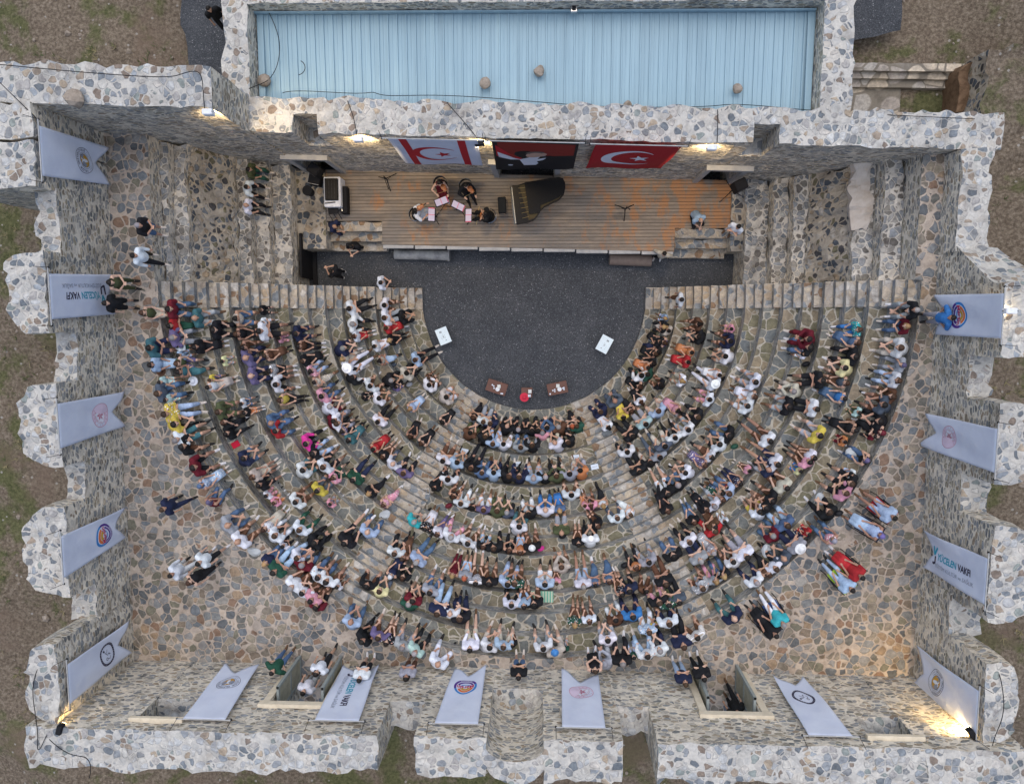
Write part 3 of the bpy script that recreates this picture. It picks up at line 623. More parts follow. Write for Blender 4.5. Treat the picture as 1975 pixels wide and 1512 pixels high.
def B_body(J,c):
    bm=bmesh.new()
    ball(bm,J['pel'],(.155,.12,.12)); ball(bm,J['waist'],(.125,.095,.12)); ball(bm,J['chest'],(.15,.105,.15)); limb(bm,[J['shL'],J['nb']-V3((0,0,.02)),J['shR']],[.058,.075,.058])
    cyl(bm,J['pel'],J['chest'],.12,.115,10); limb(bm,[J['nb'],J['neck'],J['head']-J['hu']*.05],[.058,.05,.055])
    h=J['head']; hr=.094*c; ball(bm,h,(hr*.82,hr*1.02,hr*1.22),12,8); f=V3((0,1,0)); 
    ball(bm,h+V3((0,hr*.55,-hr*.62)),(hr*.5,hr*.42,hr*.45)); limb(bm,[h+V3((0,hr*.92,.01)),h+V3((0,hr*1.2,-.025))],[.010,.016],6)
    for s in(-1,1): ball(bm,h+V3((s*hr*.84,-.003,-.01)),(.012,.022,.032),6,5)
    for s,n in ((-1,'L'),(1,'R')):
        limb(bm,[J['hip'+n],J['hip'+n].lerp(J['kn'+n],.5),J['kn'+n]],[.088,.078,.056]); limb(bm,[J['kn'+n],J['kn'+n].lerp(J['an'+n],.35),J['an'+n]],[.055,.056,.037])
        a=J['an'+n]; limb(bm,[a+V3((0,-.02,-.045)),a+V3((0,.06,-.05)),a+V3((s*.01,.16,-.06))],[.035,.035,.026])
        limb(bm,[J['sh'+n],J['el'+n].lerp(J['sh'+n],.5),J['el'+n]],[.052,.046,.037]); limb(bm,[J['el'+n],J['el'+n].lerp(J['ha'+n],.3),J['ha'+n]],[.037,.038,.025])
        hand(bm,J['ha'+n],J['ha'+n]-J['el'+n],-s)
    me=remesh(bm,.0135,.16,'body')
    bm=bmesh.new(); bm.from_mesh(me)
    for s in(-1,1): ball(bm,h+V3((s*.032,hr*.93,.008)),(.013,.010,.008),6,4,mi=1)
    ball(bm,h+V3((0,hr*.93,-.062)),(.022,.010,.006),6,4,mi=2)
    bm.to_mesh(me); bm.free()
    for p in me.polygons: p.use_smooth=True
    for m in (m_skin,m_eye,m_lip): me.materials.append(m)
    return me
def B_top(J,kind):
    bm=bmesh.new()
    ball(bm,J['pel']+V3((0,0,.03)),(.185,.155,.11)); ball(bm,J['waist'],(.175,.15,.15)); ball(bm,J['chest'],(.20,.15,.18)); cyl(bm,J['pel'],J['chest'],.165,.165,12)
    if kind!='sleeveless':
        limb(bm,[J['shL'],J['nb']-V3((0,.01,.03)),J['shR']],[.092,.10,.092])
        for n in 'LR':
            s_,e,h=J['sh'+n],J['el'+n],J['ha'+n]
            if kind=='short': limb(bm,[s_,s_.lerp(e,.78)],[.088,.076])
            else: limb(bm,[s_,e],[.086,.062]); limb(bm,[e,e.lerp(h,.88)],[.062,.048])
    else: limb(bm,[J['shL'].lerp(J['nb'],.45),J['nb']-V3((0,.01,.05)),J['shR'].lerp(J['nb'],.45)],[.064,.07,.064])
    return remesh(bm,.02,.35,'top')
def B_bot(J,kind,sit):
    bm=bmesh.new(); ball(bm,J['pel']-V3((0,0,.005)),(.17,.138,.118))
    for n in 'LR':
        hp,kn,an=J['hip'+n],J['kn'+n],J['an'+n]
        if kind=='T': limb(bm,[hp,kn],[.104,.074]); limb(bm,[kn,an+V3((0,0,.03))],[.074,.052])
        elif kind=='S': limb(bm,[hp,hp.lerp(kn,.86)],[.106,.084])
        else: limb(bm,[hp,kn],[.106,.085]); limb(bm,[kn,kn.lerp(an,.55)],[.085,.08])
    if kind=='D':
        L,Rr=J['knL'],J['knR']; limb(bm,[J['pel'],(L+Rr)/2,(L+Rr)/2+(J['anL']+J['anR']-L-Rr)*.27],[.14,.10,.085]); cyl(bm,L,Rr,.08)
    return remesh(bm,.022,.35,'bottom')
def B_shoe(J,side):
    bm=bmesh.new()
    for n,s in ((('L',-1),) if side=='L' else (('R',1),)):
        a=J['an'+n]; limb(bm,[a+V3((0,-.03,-.045)),a+V3((0,.06,-.05)),a+V3((s*.01,.175,-.058))],[.043,.046,.036],8); 
    return remesh(bm,.016,.3,'shoe')
def B_hair(J,kind,c):
    h=J['head']; r=.094*c; bm=bmesh.new(); back=V3((0,-1,0))
    if kind in 'khe': ball(bm,h+V3((0,-.014,.024)),(r*.92,r*1.05,r*1.14),14,9)
    elif kind in 'KHYR':
        ball(bm,h+V3((0,-.018,.022)),(r*.98,r*1.08,r*1.16),14,9)
        limb(bm,[h+V3((0,-r*.7,0)),h+V3((0,-r*1.05,-.12)),J['nb']+V3((0,-.12,-.06)),J['nb']+V3((0,-.14,-.17))],[.07,.078,.075,.05])
        for s in(-1,1): limb(bm,[h+V3((s*.06,-.02,.02)),h+V3((s*.075,-.02,-.12)),J['nb']+V3((s*.08,-.06,-.05))],[.04,.045,.035])
    elif kind=='A': 
        ball(bm,h+V3((0,-.005,.045)),(r*.98,r*1.08,r*.98),14,8); cyl(bm,h+V3((0,.02,.045)),h+V3((0,.02,.058)),r*1.75,r*1.7,18)
    elif kind=='B':
        ball(bm,h+V3((0,-.012,.01)),(r*1.02,r*1.1,r*1.26),14,9); limb(bm,[h+V3((0,-.03,-.08)),J['nb']+V3((0,-.02,0)),J['nb']+V3((0,-.05,-.08))],[.09,.11,.12])
    me=remesh(bm,.014,.35,'hair')
    if kind in 'khKHYeRB':
        bm=bmesh.new(); bm.from_mesh(me)  # open the face
        dl=[v for v in bm.verts if v.co.y>h.y+r*(.42 if kind!='B' else .6) and v.co.z<h.z+r*.62]
        bmesh.ops.delete(bm,geom=dl,context='VERTS')
        bm.to_mesh(me); bm.free()
    return me
POSES=dict(
 a=dict(arm='lap',lean=16),b=dict(arm='clasp',lean=30,head=20,knee=(.17,.45,.05)),c=dict(arm='fold',lean=4,knee=(.12,.46,.05),foot=(.12,.52,-.38)),
 d=dict(arm='lap',lean=6,knee=(.13,.45,.04),foot=(.12,.72,-.36)),e=dict(arm='phone',lean=18,head=22),f=dict(arm='lap',lean=5,knee=(.085,.45,.05),foot=(.08,.50,-.38),sw=.165),
 g=dict(arm='knee',lean=22,knee=(.20,.43,.05),foot=(.19,.44,-.38)),h=dict(arm='fold',lean=8,knee=(.09,.45,.08),foot=(.07,.58,-.36),cross=1,sw=.165),i=dict(arm=('lap','face'),lean=18,head=14),
 r=dict(arm='lap',lean=-14,head=2,knee=(.12,.40,.10),foot=(.10,.56,-.36)),
 v=dict(arm=('violin','bow'),lean=4,ht=-.2,sw=.165,knee=(.12,.44,.02),foot=(.12,.46,-.37)),
 S=dict(sit=False,arm='down',lean=2,stride=.02),W=dict(sit=False,arm='down',lean=5,stride=.22),F=dict(sit=False,arm='fold',lean=2,stride=.0),H=dict(sit=False,arm='hips',lean=1,stride=.04),E=dict(sit=False,arm='phone',lean=6,stride=.03,head=20))
JJ={};MC={}
def J_(p,ch):
    k=(p,ch)
    if k not in JJ: JJ[k]=rig(POSES[p])
    return JJ[k]
def M_(what,pose,ch,kind=None):
    k=(what,pose,ch,kind)
    if k not in MC:
        J=J_(pose,ch); c=1.22 if ch else 1.0
        MC[k]={'body':lambda:B_body(J,c),'top':lambda:B_top(J,kind),'bot':lambda:B_bot(J,kind,POSES[pose].get('sit',True)),'shoe':lambda:B_shoe(J,kind),'hair':lambda:B_hair(J,kind,c)}[what]()
    return MC[k]
SK=[(.46,.27,.19),(.52,.32,.23),(.36,.20,.14),(.42,.25,.17),(.55,.36,.27)]
def variant(me,mat):
    k=(me.name,mat.name)
    if k not in MC:
        v=me.copy(); v.materials.clear(); v.materials.append(mat); MC[k]=v
    return MC[k]
def person_parts(p):
    """list of (name, mesh, rgb)"""
    r=random.Random(p['id']*77+5); sk=SK[r.randrange(5)]; pose=p['pose']; ch=p['ch']; out=[('body',M_('body',pose,ch),sk)]
    f=p['fem']; tk='sleeveless' if p['top']=='x' or (f and p['bk']=='D' and r.random()<.6) or (f and r.random()<.3) else ('long' if (p['suit'] or r.random()<.12) else 'short')
    tm={'f':m_print,'z':m_strp}.get(p['pat'],m_cloth)
    def jit(c,a=.12): q=1+r.uniform(-a,a); return tuple(min(1,x*q*(1+r.uniform(-.04,.04))) for x in c)
    top=p['top'] if p['top']!='x' else 'c'
    out.append(('top',variant(M_('top',pose,ch,tk),tm),jit(CC[top])))
    bc=jit(CC[p['bc']])
    out.append(('skirt' if p['bk']=='D' else ('shorts' if p['bk']=='S' else 'trousers'),variant(M_('bot',pose,ch,p['bk']),tm if p['bk']=='D' and p['bc']==p['top'] else m_cloth),bc))
    sc_=r.choice([(.02,.02,.02),(.02,.02,.02),(.6,.6,.62),(.12,.07,.04),(.55,.5,.45)])
    for sd in 'LR': out.append(('shoe',variant(M_('shoe',pose,ch,sd),m_cloth),sc_))
    hk=p['hair']
    if hk!='z':
        hc=HC[hk]; nm='hair'
        if hk=='A': nm='hat'
        if hk=='B': nm='headscarf'
        if p['hcol']: hc=CC[p['hcol']]
        mm=variant(M_('hair',pose,ch,'k' if hk in 'he' else ('K' if hk in 'HYR' else hk)),m_hair)
        out.append((nm,mm,jit(hc,.25)))
    return out
# ---- who sits where: x,y of the head in the photograph (tile pixels / 5), top, bottom colour + kind, hair, flags
DATA={
(245,560):"""195,215 j cS H c;430,180 m bT k;670,270 t eT z;400,345 r gT K;740,385 k kT k;440,460 v eT e;205,565 t nS k;480,555 w gS k C;640,550 k kD K;210,720 l lD K;545,630 l lS k C;475,690 j vS H;825,705 d eS k C;515,780 t tD K;
320,885 a aS k C;265,1000 s bT h;357,1060 a aS k C;385,1185 y lT h fl;405,1305 y kT k;510,1430 w tS e;765,940 w cD k;840,850 y vS h C;855,1170 j jS h;1130,1180 k oS k C;1130,1080 w bS k C;905,1290 k kT H;935,1400 k kT K;1025,275 x bS k;
1300,190 k kS h C;1305,310 w wS h C;1040,425 k kS H;1320,390 w kS k;1375,475 p pS k C;1110,545 h hS K;1155,665 v nT z;1350,630 h hD h;1215,815 v nT z;1400,770 k kS K st;1450,885 w kS k;1585,430 n nS k;1640,540 h kT K;1680,690 k kD h;
1780,790 p lT K fl;1795,895 c cD k fl;1870,1040 p bT k;1930,1140 w mS e;1500,1045 y kT H;1385,1285 b bT z;1400,1360 r bT k;1700,1490 i kT k;1965,1300 m kT k""",
(640,560):"""195,180 w kT k;210,310 w kT e;230,440 w rS H fl;495,140 w hS k;535,265 w eT h;520,365 r rD h;570,480 k kT Y;880,240 k kT k;400,545 w wD k;100,570 n nS e;90,670 c cT Y fl;480,670 c lD K;930,605 l kT h;140,760 w wT A;205,830 k wT k;530,870 k kT e;
695,830 c kT k;600,950 v vS k C;910,925 w hS k;935,845 h hS h C;315,970 w hS k;320,1020 k kS k C;395,1080 w hS k;1075,1035 c wS k;470,1250 w kT k;745,1150 l lD Y;1050,1290 k kD k;750,1420 k kD H;855,1485 k kD H;80,1370 v kS K fl;150,1455 t tD K;
10,1290 w eT h;1305,1400 h jT k;1385,1185 k kT H;1475,1235 w eT h;1555,1255 n nS h fl;1690,1225 k kT z;1800,1260 k kT e;1935,1290 k kT k;1460,1450 k kT h;1550,1495 l lS h;1650,1510 w wT k""",
(1035,560):"""980,235 l lS Y C;1015,300 k kT Y;975,430 k kD k;955,525 k kD H;900,640 o oD k;815,700 w kT k;665,965 s sT z su;582,1090 n nT h su;1285,400 c cD k;1245,510 v eD H fl;1185,600 k nT K;1135,710 k kT K;1095,820 g gT k;1550,315 h hS K;1605,455 k kS k;
1475,595 o oD k;1475,695 r rD k;1895,375 p pS k C;1845,490 n hS k;1865,640 w cS k;1725,800 w wD k;1740,920 w wT A;1700,995 c cS k C;1695,1060 w pS k;1220,930 k hS K;1430,885 w cS Y;1045,970 k kD H;995,1065 w kD H fl;890,1140 k kD H;840,1235 y yD K;680,1300 w wD K;
1205,1205 l cS h;1330,1135 p pD K fl;1580,1230 k kT h;1510,1385 w eS k;1060,1300 a eS k;935,1415 k kT k;1340,1450 w kT k;420,1380 g kT h;320,1460 k kT h;210,1480 w cT z;60,1425 p eT e;100,1255 b nT k su;225,1245 h cT e;320,1235 k kD R;0,1260 k kT k;1890,1410 k bT k""",
(1430,560):"""1685,190 k eT e;1635,345 m bT Y;1590,565 w cT h;1600,730 e eT B pv;1545,880 w lT H;1490,1040 h hS H;1410,1130 s hS k;1170,370 q uT H fl;1140,510 b bD H;1125,645 k kT k;1040,770 d hS k;1035,900 s hS H;1035,1060 u bD k;690,480 m mT k;690,560 k bT k;640,625 w wS k C;
730,850 k kS k;550,990 c cT e;490,1130 k eS k;780,1165 w kT k;715,1395 y eS k;160,905 w eS k;160,1040 w wD H;130,1160 w wS k;285,1465 w hS k;1165,1200 a jS k C;1115,1355 k kD k;1400,1270 k kT k;1400,1390 k kD B pm;1310,1415 m kT k C;1060,1490 o mS k C""",
(245,840):"""500,110 k hS k;600,320 m kS k;690,495 l lD B pb fl;785,680 m bT B pv;915,890 e bT z;1050,1050 w hS z;1100,255 n bS k;1235,385 c cS H;1275,480 k kS K;1325,600 w pS k C;1400,670 p oS H C;1550,710 w hS k;1310,915 w cD H fl;1385,1005 w wT h;1485,1090 w kT k C;
1650,940 w gT h;1760,1045 k kT k;1320,1245 n bT Y;1440,1290 g lT k;1585,1175 w lT h;1665,1300 m bT e;1610,1430 w hS e;1810,1395 w bT k fl;1910,1430 w hS k;1690,345 w tS k;1905,300 w kS h;1820,555 y sS k;1940,680 p eS k C;1800,165 k lT k""",
(640,840):"""365,165 r rD k fl;480,215 k hS H;550,305 w sT z;675,400 v kT h;20,385 p gS H fl;195,440 g nT k;335,580 k kT Y;470,700 p pD H fl;115,1045 k kS k;345,955 l bT z;1820,140 e bT h fl;1935,100 k eT h;1040,300 w hS k;1180,290 l eS k;1335,320 k kT h su;1440,390 b bT h;1560,395 l nT k;
1685,405 k kT h su;1805,405 n nT h su;1945,440 l eS e;1000,475 k kD K;1100,495 w kS k;1160,605 k hS H;1215,740 w wT h;1330,740 k cT K;1450,800 v wS h fl;1580,800 j jT h;1675,820 s kT e fl;1785,890 w tT k;1915,780 k wT k;755,865 q cT e;880,945 k wD k fl;1000,985 w vT H;
1115,1030 w pT e;1285,1080 w hS k;1445,1115 k lS H;1580,1130 k kT h;1700,1130 k kT H;1815,1165 o lS H;1940,1110 k hS A;600,1165 w kT h;675,1200 h hD h;810,1220 l bT e;545,1395 n nD B pw;670,1400 k kS H;1155,1370 m mT Y;1275,1390 e lS R;1385,1440 n hS k st;1515,1450 k hS k;
1680,1420 l lT k;1755,1415 g hS h fl;30,1470 w hS k C""",
(1035,840):"""80,410 k eT e;200,415 j kT h;320,370 e cT k;420,335 o eT k;85,720 w uT z;225,740 b uD Y;345,650 w hS k;470,690 p oS H C;530,705 p hS H;650,700 w kT Y;815,880 w sT h;950,830 w wD h;600,890 k hS H;400,1040 k hS K;515,1045 w kT A;250,1022 j eS z;870,170 w kT k;
1230,265 e sT k;1100,290 k cT k;1000,360 k kT k;1225,105 s cT k;1820,135 w kS k;1725,240 w hS K;1660,325 v vD H fl;1470,350 w hS k;1390,520 k bS e;1300,615 k wS k;1240,690 k kD H;1795,530 c bS K;1900,585 l bT h;1860,525 r lS k C;1865,680 g gD H fl;1770,740 w eT e;
1655,730 k kD H;1570,910 k bT H;1465,1000 w kT h;1695,840 h hS K;1790,1000 r rT h;1840,880 w wT k C;1565,1180 e nT e;1690,1105 e eD e fl;1885,1190 w hS k;1345,1210 k bT k;1085,1210 e eT k;955,1255 o kT H;75,1440 l wS k;190,1385 p hS h C;260,1370 c hS h;455,1470 w lS e;
570,1470 b bD k;705,1430 b bD H""",
(1430,840):"""320,260 w nS k;280,335 n eT z;135,385 p hS k C;20,490 n nT K fl;435,510 c hS k;330,640 k hS k;255,695 k hS k;175,765 w yS k;490,920 b lT h;380,1025 m bT e;710,1000 r rS k C;660,1045 n nS k C;850,990 p bT B pe fl;640,1160 e nT A;480,1270 s sT z;405,1360 w kS h;310,1400 h kT H;
190,1480 w nT e;55,1172 w eS k;1280,280 k bT B pv;1125,400 w lS k C;1140,515 k kS h;1075,600 p kS h;725,305 p hS k;740,240 w hS K;640,390 d uS k C;930,840 k kT h""",
(445,1040):"""675,540 w hS k;755,605 p hS k;820,690 m kS K;1280,520 k hS k;1395,585 d sT h;1760,570 m kS k;1885,600 e bS k;1690,735 g hS e;1150,855 l bT z;1405,985 v hS h;1500,1000 k hS K fl;1640,1080 e eS e;1745,1110 a kT e;1175,1115 k kT k;1960,1240 w wT z""",
(830,1040):"""1850,520 k hS K fl;1930,510 n kS k;70,700 n lT h;190,750 w nT z;305,800 k nT h;780,670 w kT k;905,665 l hS K;1010,650 k hS k;1390,825 g hS Y fl;1535,790 w hS H;380,1090 w cS k;525,1080 w cS k;690,1075 l cS h;800,1035 k hS k C;1110,1050 w eS k;1245,1135 c cS A pu;1295,1175 g eS k C;
1715,970 w eS k;1830,905 h wT k;1695,1190 e eT A pe;1850,1220 k kT e;1955,1105 g lT k C""",
(1200,1040):"""230,560 h hS K;350,585 k pT h;425,440 k hT h;590,690 s kT k;495,740 g jS k fl;430,790 w nS h;325,805 y kS k C;235,850 l wT h fl;135,850 u nT k;570,985 n kT h;730,930 c hS k st;850,565 e hS h fl;785,455 e eS A C pe;955,500 e pT Y;1045,450 k bT Y;1080,740 n tT z;250,1140 w lT k fl;380,1115 w nT e"""}
# standing people and others off the steps: px,py(head), z of the floor, facing angle (deg, 0 = up the photograph, clockwise), pose, clothes, where
OFF="""267,435,6.3,95,E,k bS e,bending forward beside the bag near the tall gallery pier
258,493,6.3,100,W,w kT k,stepping along the gallery edge behind the ruined wing
213,545,6.3,95,E,j jT K,leaning on the wall under a lettered flag holding a leaflet
204,585,6.3,95,S,k kS k,standing beside the lettered flag with arms at the sides
314,982,6.3,65,W,n nT h,walking alone across the open gallery
383,1086,6.3,50,W,w kS k,walking ahead of two others on the open gallery
330,1109,6.3,60,W,w wT k,walking last across the open gallery floor
365,1123,6.3,45,W,k kD H,walking between two people in white on the open gallery
525,1296,6.3,30,H,g bT k,leaning by the wooden door leaf
610,1298,6.3,20,W,w kS K,walking in through the open doorway
585,1335,6.3,20,W,w eT k,following someone in white through the doorway
693,1310,6.3,5,F,w kS k,with folded arms against the hanging lettered flag
783,1307,6.3,0,F,e hS K,standing alone against the south wall by the seats
1000,1305,6.3,0,F,k bS k,standing alone in front of the wall niche
1148,1293,6.3,0,E,k kD h,standing beside the flag with the red round emblem
1322,1318,6.3,0,F,n lT h,with folded arms beside the open doorway
1358,1308,6.3,-10,F,k kT k,in uniform standing by the second doorway
1424,1376,6.3,-30,W,k kT k,half hidden inside the doorway beyond the door leaf
1836,613,6.3,-95,H,u eT k,standing before the oval emblem flag on the gallery
1767,598,6.3,-90,g,k eT e,sitting at the end of the gallery edge
403,18,2.75,150,W,k kT k,walking on the gravel path behind the hall
677,477,0,190,E,k kT k,looking at a phone on the gravel beside the steps
637,522,0,-60,E,k kT k,crouching in the dark gravel passage
735,545,0,80,E,w cS k,holding a camera at the end of the gravel passage
645,437,0.9,120,b,n nT z,sitting on the stone steps beside the deck
1281,490,0,200,H,c kT k,leaning by the brown roll below the stage
1352,425,1.2,160,b,l kT z,crouching on the corner of the wooden deck
1424,438,1.3,215,F,w wT k,with folded arms on the plinth beside the deck
1314,578,0.9,-90,W,w hS k,climbing the stair at the end of the seats
480,327,2.95,95,a,j gT k,sitting first of three on the ruined wing
476,361,2.95,95,g,w kT k,between two others on the ruined wing
474,396,2.95,95,a,w kT z,sitting last of three on the ruined wing
846,354,1.65,170,v,m mD K,playing a violin beside a music stand
897,359,1.65,160,v,k kT k,playing a viola on the stage
802,408,1.65,80,v,w wD K,playing a violin at the edge of the quartet
936,412,1.65,-85,c,k kT k,playing a cello with a bow
1724,998,6.3,-50,r,l lS k,reclining in a red folding chair on the gallery
1700,1033,6.3,-60,r,l lD B,in a blue headscarf reclining in a gallery folding chair
1662,1113,6.3,-50,r,r rD k,reclining in a black folding chair on the gallery
1643,1137,6.3,-40,r,l lT k,reclining in a lime green folding chair
1511,1204,6.3,-30,r,q wT e,reclining in a blue folding chair near the doorway
1496,1225,6.3,-45,r,k kD k,reclining in a dark folding chair near the doorway"""
CHAIRS=[(1724,998,-50,'r'),(1700,1033,-60,'n'),(1662,1113,-50,'k'),(1643,1137,-40,'y'),(1511,1204,-30,'b'),(1496,1225,-45,'n')]
TIER=['gravel edge','first tier','second tier','third tier','fourth tier','fifth tier','sixth tier','seventh tier','eighth tier','ninth tier','tenth tier','eleventh tier','twelfth tier','thirteenth tier','gallery edge']
PEOPLE=[]; pid=0
def parse(cl):
    a=cl.split(); p=dict(top=a[0],bc=a[1][0],bk=a[1][1],hair=a[2],ch='C' in a[3:],suit='su' in a[3:],pat='f' if ('fl' in a[3:]) else ('z' if 'st' in a[3:] else None),hcol=None)
    for x in a[3:]:
        if len(x)==2 and x[0]=='p': p['hcol']=x[1]
    p['fem']=p['hair'] in 'KHYRB' or p['bk']=='D'; return p
for (ox,oy),txt in DATA.items():
    for ent in txt.replace('\n','').split(';'):
        ent=ent.strip()
        if not ent: continue
        xy,cl=ent.split(' ',1); x,y=xy.split(','); px,py=ox+float(x)/5,oy+float(y)/5; p=parse(cl); p['id']=pid; pid+=1
        r=random.Random(pid*13)
        hh=(.56 if p['ch'] else .80); best=None
        for k in range(1,15):
            z=HS*k; q=U(px,py,z+hh); dx,dy=q.x-CX,q.y-CY
            rad=math.hypot(dx,dy) if dy<0 else abs(dx)
            e=abs(rad-(RK[k]+.30 if k<14 else RK[14]+.30))
            if best is None or e<best[0]: best=(e,k,z,q,rad)
        e,k,z,q,rad=best; want=max(RK[k]+.20,min(rad,RK[k]+.38))
        if k==14: want=max(RK[14]+.2,min(rad,RK[14]+.5))
        dx,dy=q.x-CX,q.y-CY
        if dy<0: n=V3((dx,dy,0))/math.hypot(dx,dy); loc=V3((CX,CY,0))+n*want
        else: n=V3((1 if dx>0 else -1,0,0)); loc=V3((CX+n.x*want,q.y,0))
        ang=math.atan2(-n.y,-n.x)-math.pi/2
        p['k']=k; p['th']=math.atan2(-dx if False else dx,-dy) ; p['ang']=ang+r.gauss(0,.19)
        if p['fem']: p['pose']=r.choice('fhfafaeih' if p['bk']!='D' else 'ffhf')
        else: p['pose']=r.choice('abgabgabdce') if p['bk']!='D' else 'f'
        if p['ch']: p['pose']=r.choice('afae')
        p['sc']=(.68 if p['ch'] else (r.uniform(.96,1.03) if p['fem'] else r.uniform(1.02,1.1)))
        p['wid']=(1.0 if p['fem'] or p['ch'] else r.uniform(1.1,1.24))
        lz=z+.005; J=J_(p['pose'],p['ch']); hy=J['head'].y*p['sc']*.7
        off=V3((math.sin(-ang)*1,math.cos(-ang),0)); f=V3((-n.x,-n.y,0)); loc=loc-f*(hy-.05)
        back=(loc-V3((CX,CY,0))).length
        p['loc']=V3((loc.x,loc.y,lz)); PEOPLE.append(p)
OFFP=[]
for ln in OFF.split('\n'):
    a=ln.split(',',6); px,py,z,an=map(float,a[:4]); p=parse(a[5]); p['pose']=a[4]; p['id']=pid; pid+=1; p['txt']=a[6]; p['sc']=1.0; p['wid']=1.04
    J=J_(p['pose'],False); sit=POSES[p['pose']].get('sit',True)
    zz=z+(.0 if not sit else (.42 if z in (6.3,) and a[4]=='r' else .0)); 
    if a[4]=='g' and z==6.3: zz=z
    q=U(px,py,zz+J['head'].z); ang=-R(an); f=V3((-math.sin(ang),math.cos(ang),0)); loc=V3((q.x,q.y,zz))-f*J['head'].y
    if 'walking last' in p['txt']: pass
    p['loc']=loc; p['ang']=ang; OFFP.append(p)
for p in PEOPLE: p['hgt']=p['loc'].z+ (0 if not p['ch'] else -1.0)
PEOPLE.sort(key=lambda p:-p['hgt'])
NIND=300-len(OFFP); IND,REST=PEOPLE[:NIND],PEOPLE[NIND:]
def desc(p,short=False):
    who='child' if p['ch'] else 'person'
    pat={'f':'patterned ','z':'striped ',None:''}[p['pat']]
    t=CN[p['top']] if p['top']!='x' else 'cream'
    if p['bk']=='D' and p['bc']==p['top']: c=f"{pat}{t} dress"
    elif p['suit']: c=f"{t} suit"
    else: c=f"{pat}{t} top"+('' if short else f" and {CN[p['bc']]} {dict(T='trousers',S='shorts',D='skirt')[p['bk']]}")
    if p['top']=='x': c=c.replace('cream top','bare shoulders')
    return who,c
SECT=('seats beside the ruined wing','middle seats','seats beside the white slab')
ORD=['first','second','third','fourth','fifth','sixth','seventh','eighth','ninth','tenth','eleventh','twelfth','thirteenth','fourteenth','fifteenth','sixteenth','seventeenth','eighteenth','nineteenth','twentieth']
rows={}
for p in IND+REST: rows.setdefault(p['k'],[]).append(p)
for k,L in rows.items(): 
    L.sort(key=lambda p:p['th'])
    for i,p in enumerate(L):
        p['nb']=(L[i-1] if i else None, L[i+1] if i+1<len(L) else None); p['ix']=i
def hairw(p): 
    return HN[p['hair']] if not p['hcol'] else f"{CN[p['hcol']]} "+('hat' if p['hair']=='A' else 'headscarf')
cands=[]
for p in IND:
    who,c=desc(p); tw=TIER[p['k']]; l0=f"{who} in {c} with {hairw(p)}"
    c1=[f"{l0} on the {tw}"]
    for s,n in ((0,p['nb'][0]),(1,p['nb'][1])):
        if n is not None: 
            w2,d2=desc(n,True); c1.append(f"{who} in {c} on the {tw}, {'beside'} {w2} in {d2}")
    if all(p['nb']): c1.append(f"{who} in {desc(p,True)[1]}, {tw}, between {desc(p['nb'][0],True)[1]} and {desc(p['nb'][1],True)[1]}")
    i=p['ix']; 
    c1.append(f"{who} in {desc(p,True)[1]}, counted {i+1} along the {tw} from the ruined wing")
    cands.append(c1)
def nw(s): return len(re.findall(r"[A-Za-z0-9'-]+",s))
from collections import Counter
cnt=Counter(x for c1 in cands for x in set(c1)); used=set()
def spell(n): 
    t=['','one','two','three','four','five','six','seven','eight','nine','ten','eleven','twelve','thirteen','fourteen','fifteen','sixteen','seventeen','eighteen','nineteen']
    return t[n] if n<20 else (('twenty','thirty','forty','fifty')[n//10-2]+('-'+t[n%10] if n%10 else ''))
for p,c1 in zip(IND,cands):
    lab=None
    for x in c1[:-1]:
        if cnt[x]==1 and nw(x)<=16: lab=x; break
    if lab is None:
        who=desc(p)[0]; lab=f"{who} in {desc(p,True)[1]}, {spell(p['ix']+1)} along {TIER[p['k']]} from ruined wing"
    p['label']=lab
def build_person(p,lab,group):
    o=thing('person',p['loc'],lab,'person',group,p['ang']); s=p['sc']; o.scale=(s*p['wid'],s*(p['wid']**.6),s)
    for nm,me,c in person_parts(p):
        q=bpy.data.objects.new(nm,me); COL.objects.link(q); q.parent=o; q.color=(*c,1)
    return o
for p in IND: build_person(p,p['label'],'people seated on the curved stone tiers')
for p in OFFP:
    w_,c=desc(p); 
    p['label']=f"{desc(p,True)[0]} in {desc(p,True)[1]} {p['txt']}"
    if nw(p['label'])>16: print('LONG',p['label'])
    build_person(p,p['label'],'people standing or sitting off the tiers')
# the front rows beyond the three hundred largest: one crowd object
def crowd(ps,name,lab):
    vs=[];fs=[];cs=[];mi=[];off=0; mats=[]
    for p in ps:
        s=p['sc']; Mx=Matrix.Translation(p['loc'])@Matrix.Rotation(p['ang'],4,'Z')@Matrix.Diagonal((s*p['wid'],s*p['wid']**.6,s,1))
        Mn=np.array(Mx)
        for nm,me,c in person_parts(p):
            n=len(me.vertices); co=np.empty(n*3); me.vertices.foreach_get('co',co); co=co.reshape(-1,3); co=co@Mn[:3,:3].T+Mn[:3,3]
            vs.append(co)
            for pl in me.polygons: fs.append([v+off for v in pl.vertices]); mi.append(0 if nm!='body' else 0)
            cs.append(np.tile(np.array((*c,1.)),(n,1))); off+=n
    me=bpy.data.meshes.new(name); me.from_pydata(np.vstack(vs).tolist(),[],fs)
    at=me.color_attributes.new('Col','FLOAT_COLOR','POINT'); at.data.foreach_set('color',np.vstack(cs).ravel())
    for q in me.polygons: q.use_smooth=True
    m,nt,b=newmat('crowd_clothing_and_skin',.8,.2); g=G(nt); a=g.n('Attribute',attribute_name='Col'); g.L(a.outputs['Color'],b.inputs['Base Color'])
    o=link(name,me,m); return tag(o,lab,'crowd',kind='stuff')
if REST: crowd(REST,'seated_crowd','people seated close together on the lowest tiers round the orchestra')
print('PEOPLE',len(IND),len(OFFP),len(REST),Counter(p['k'] for p in PEOPLE))
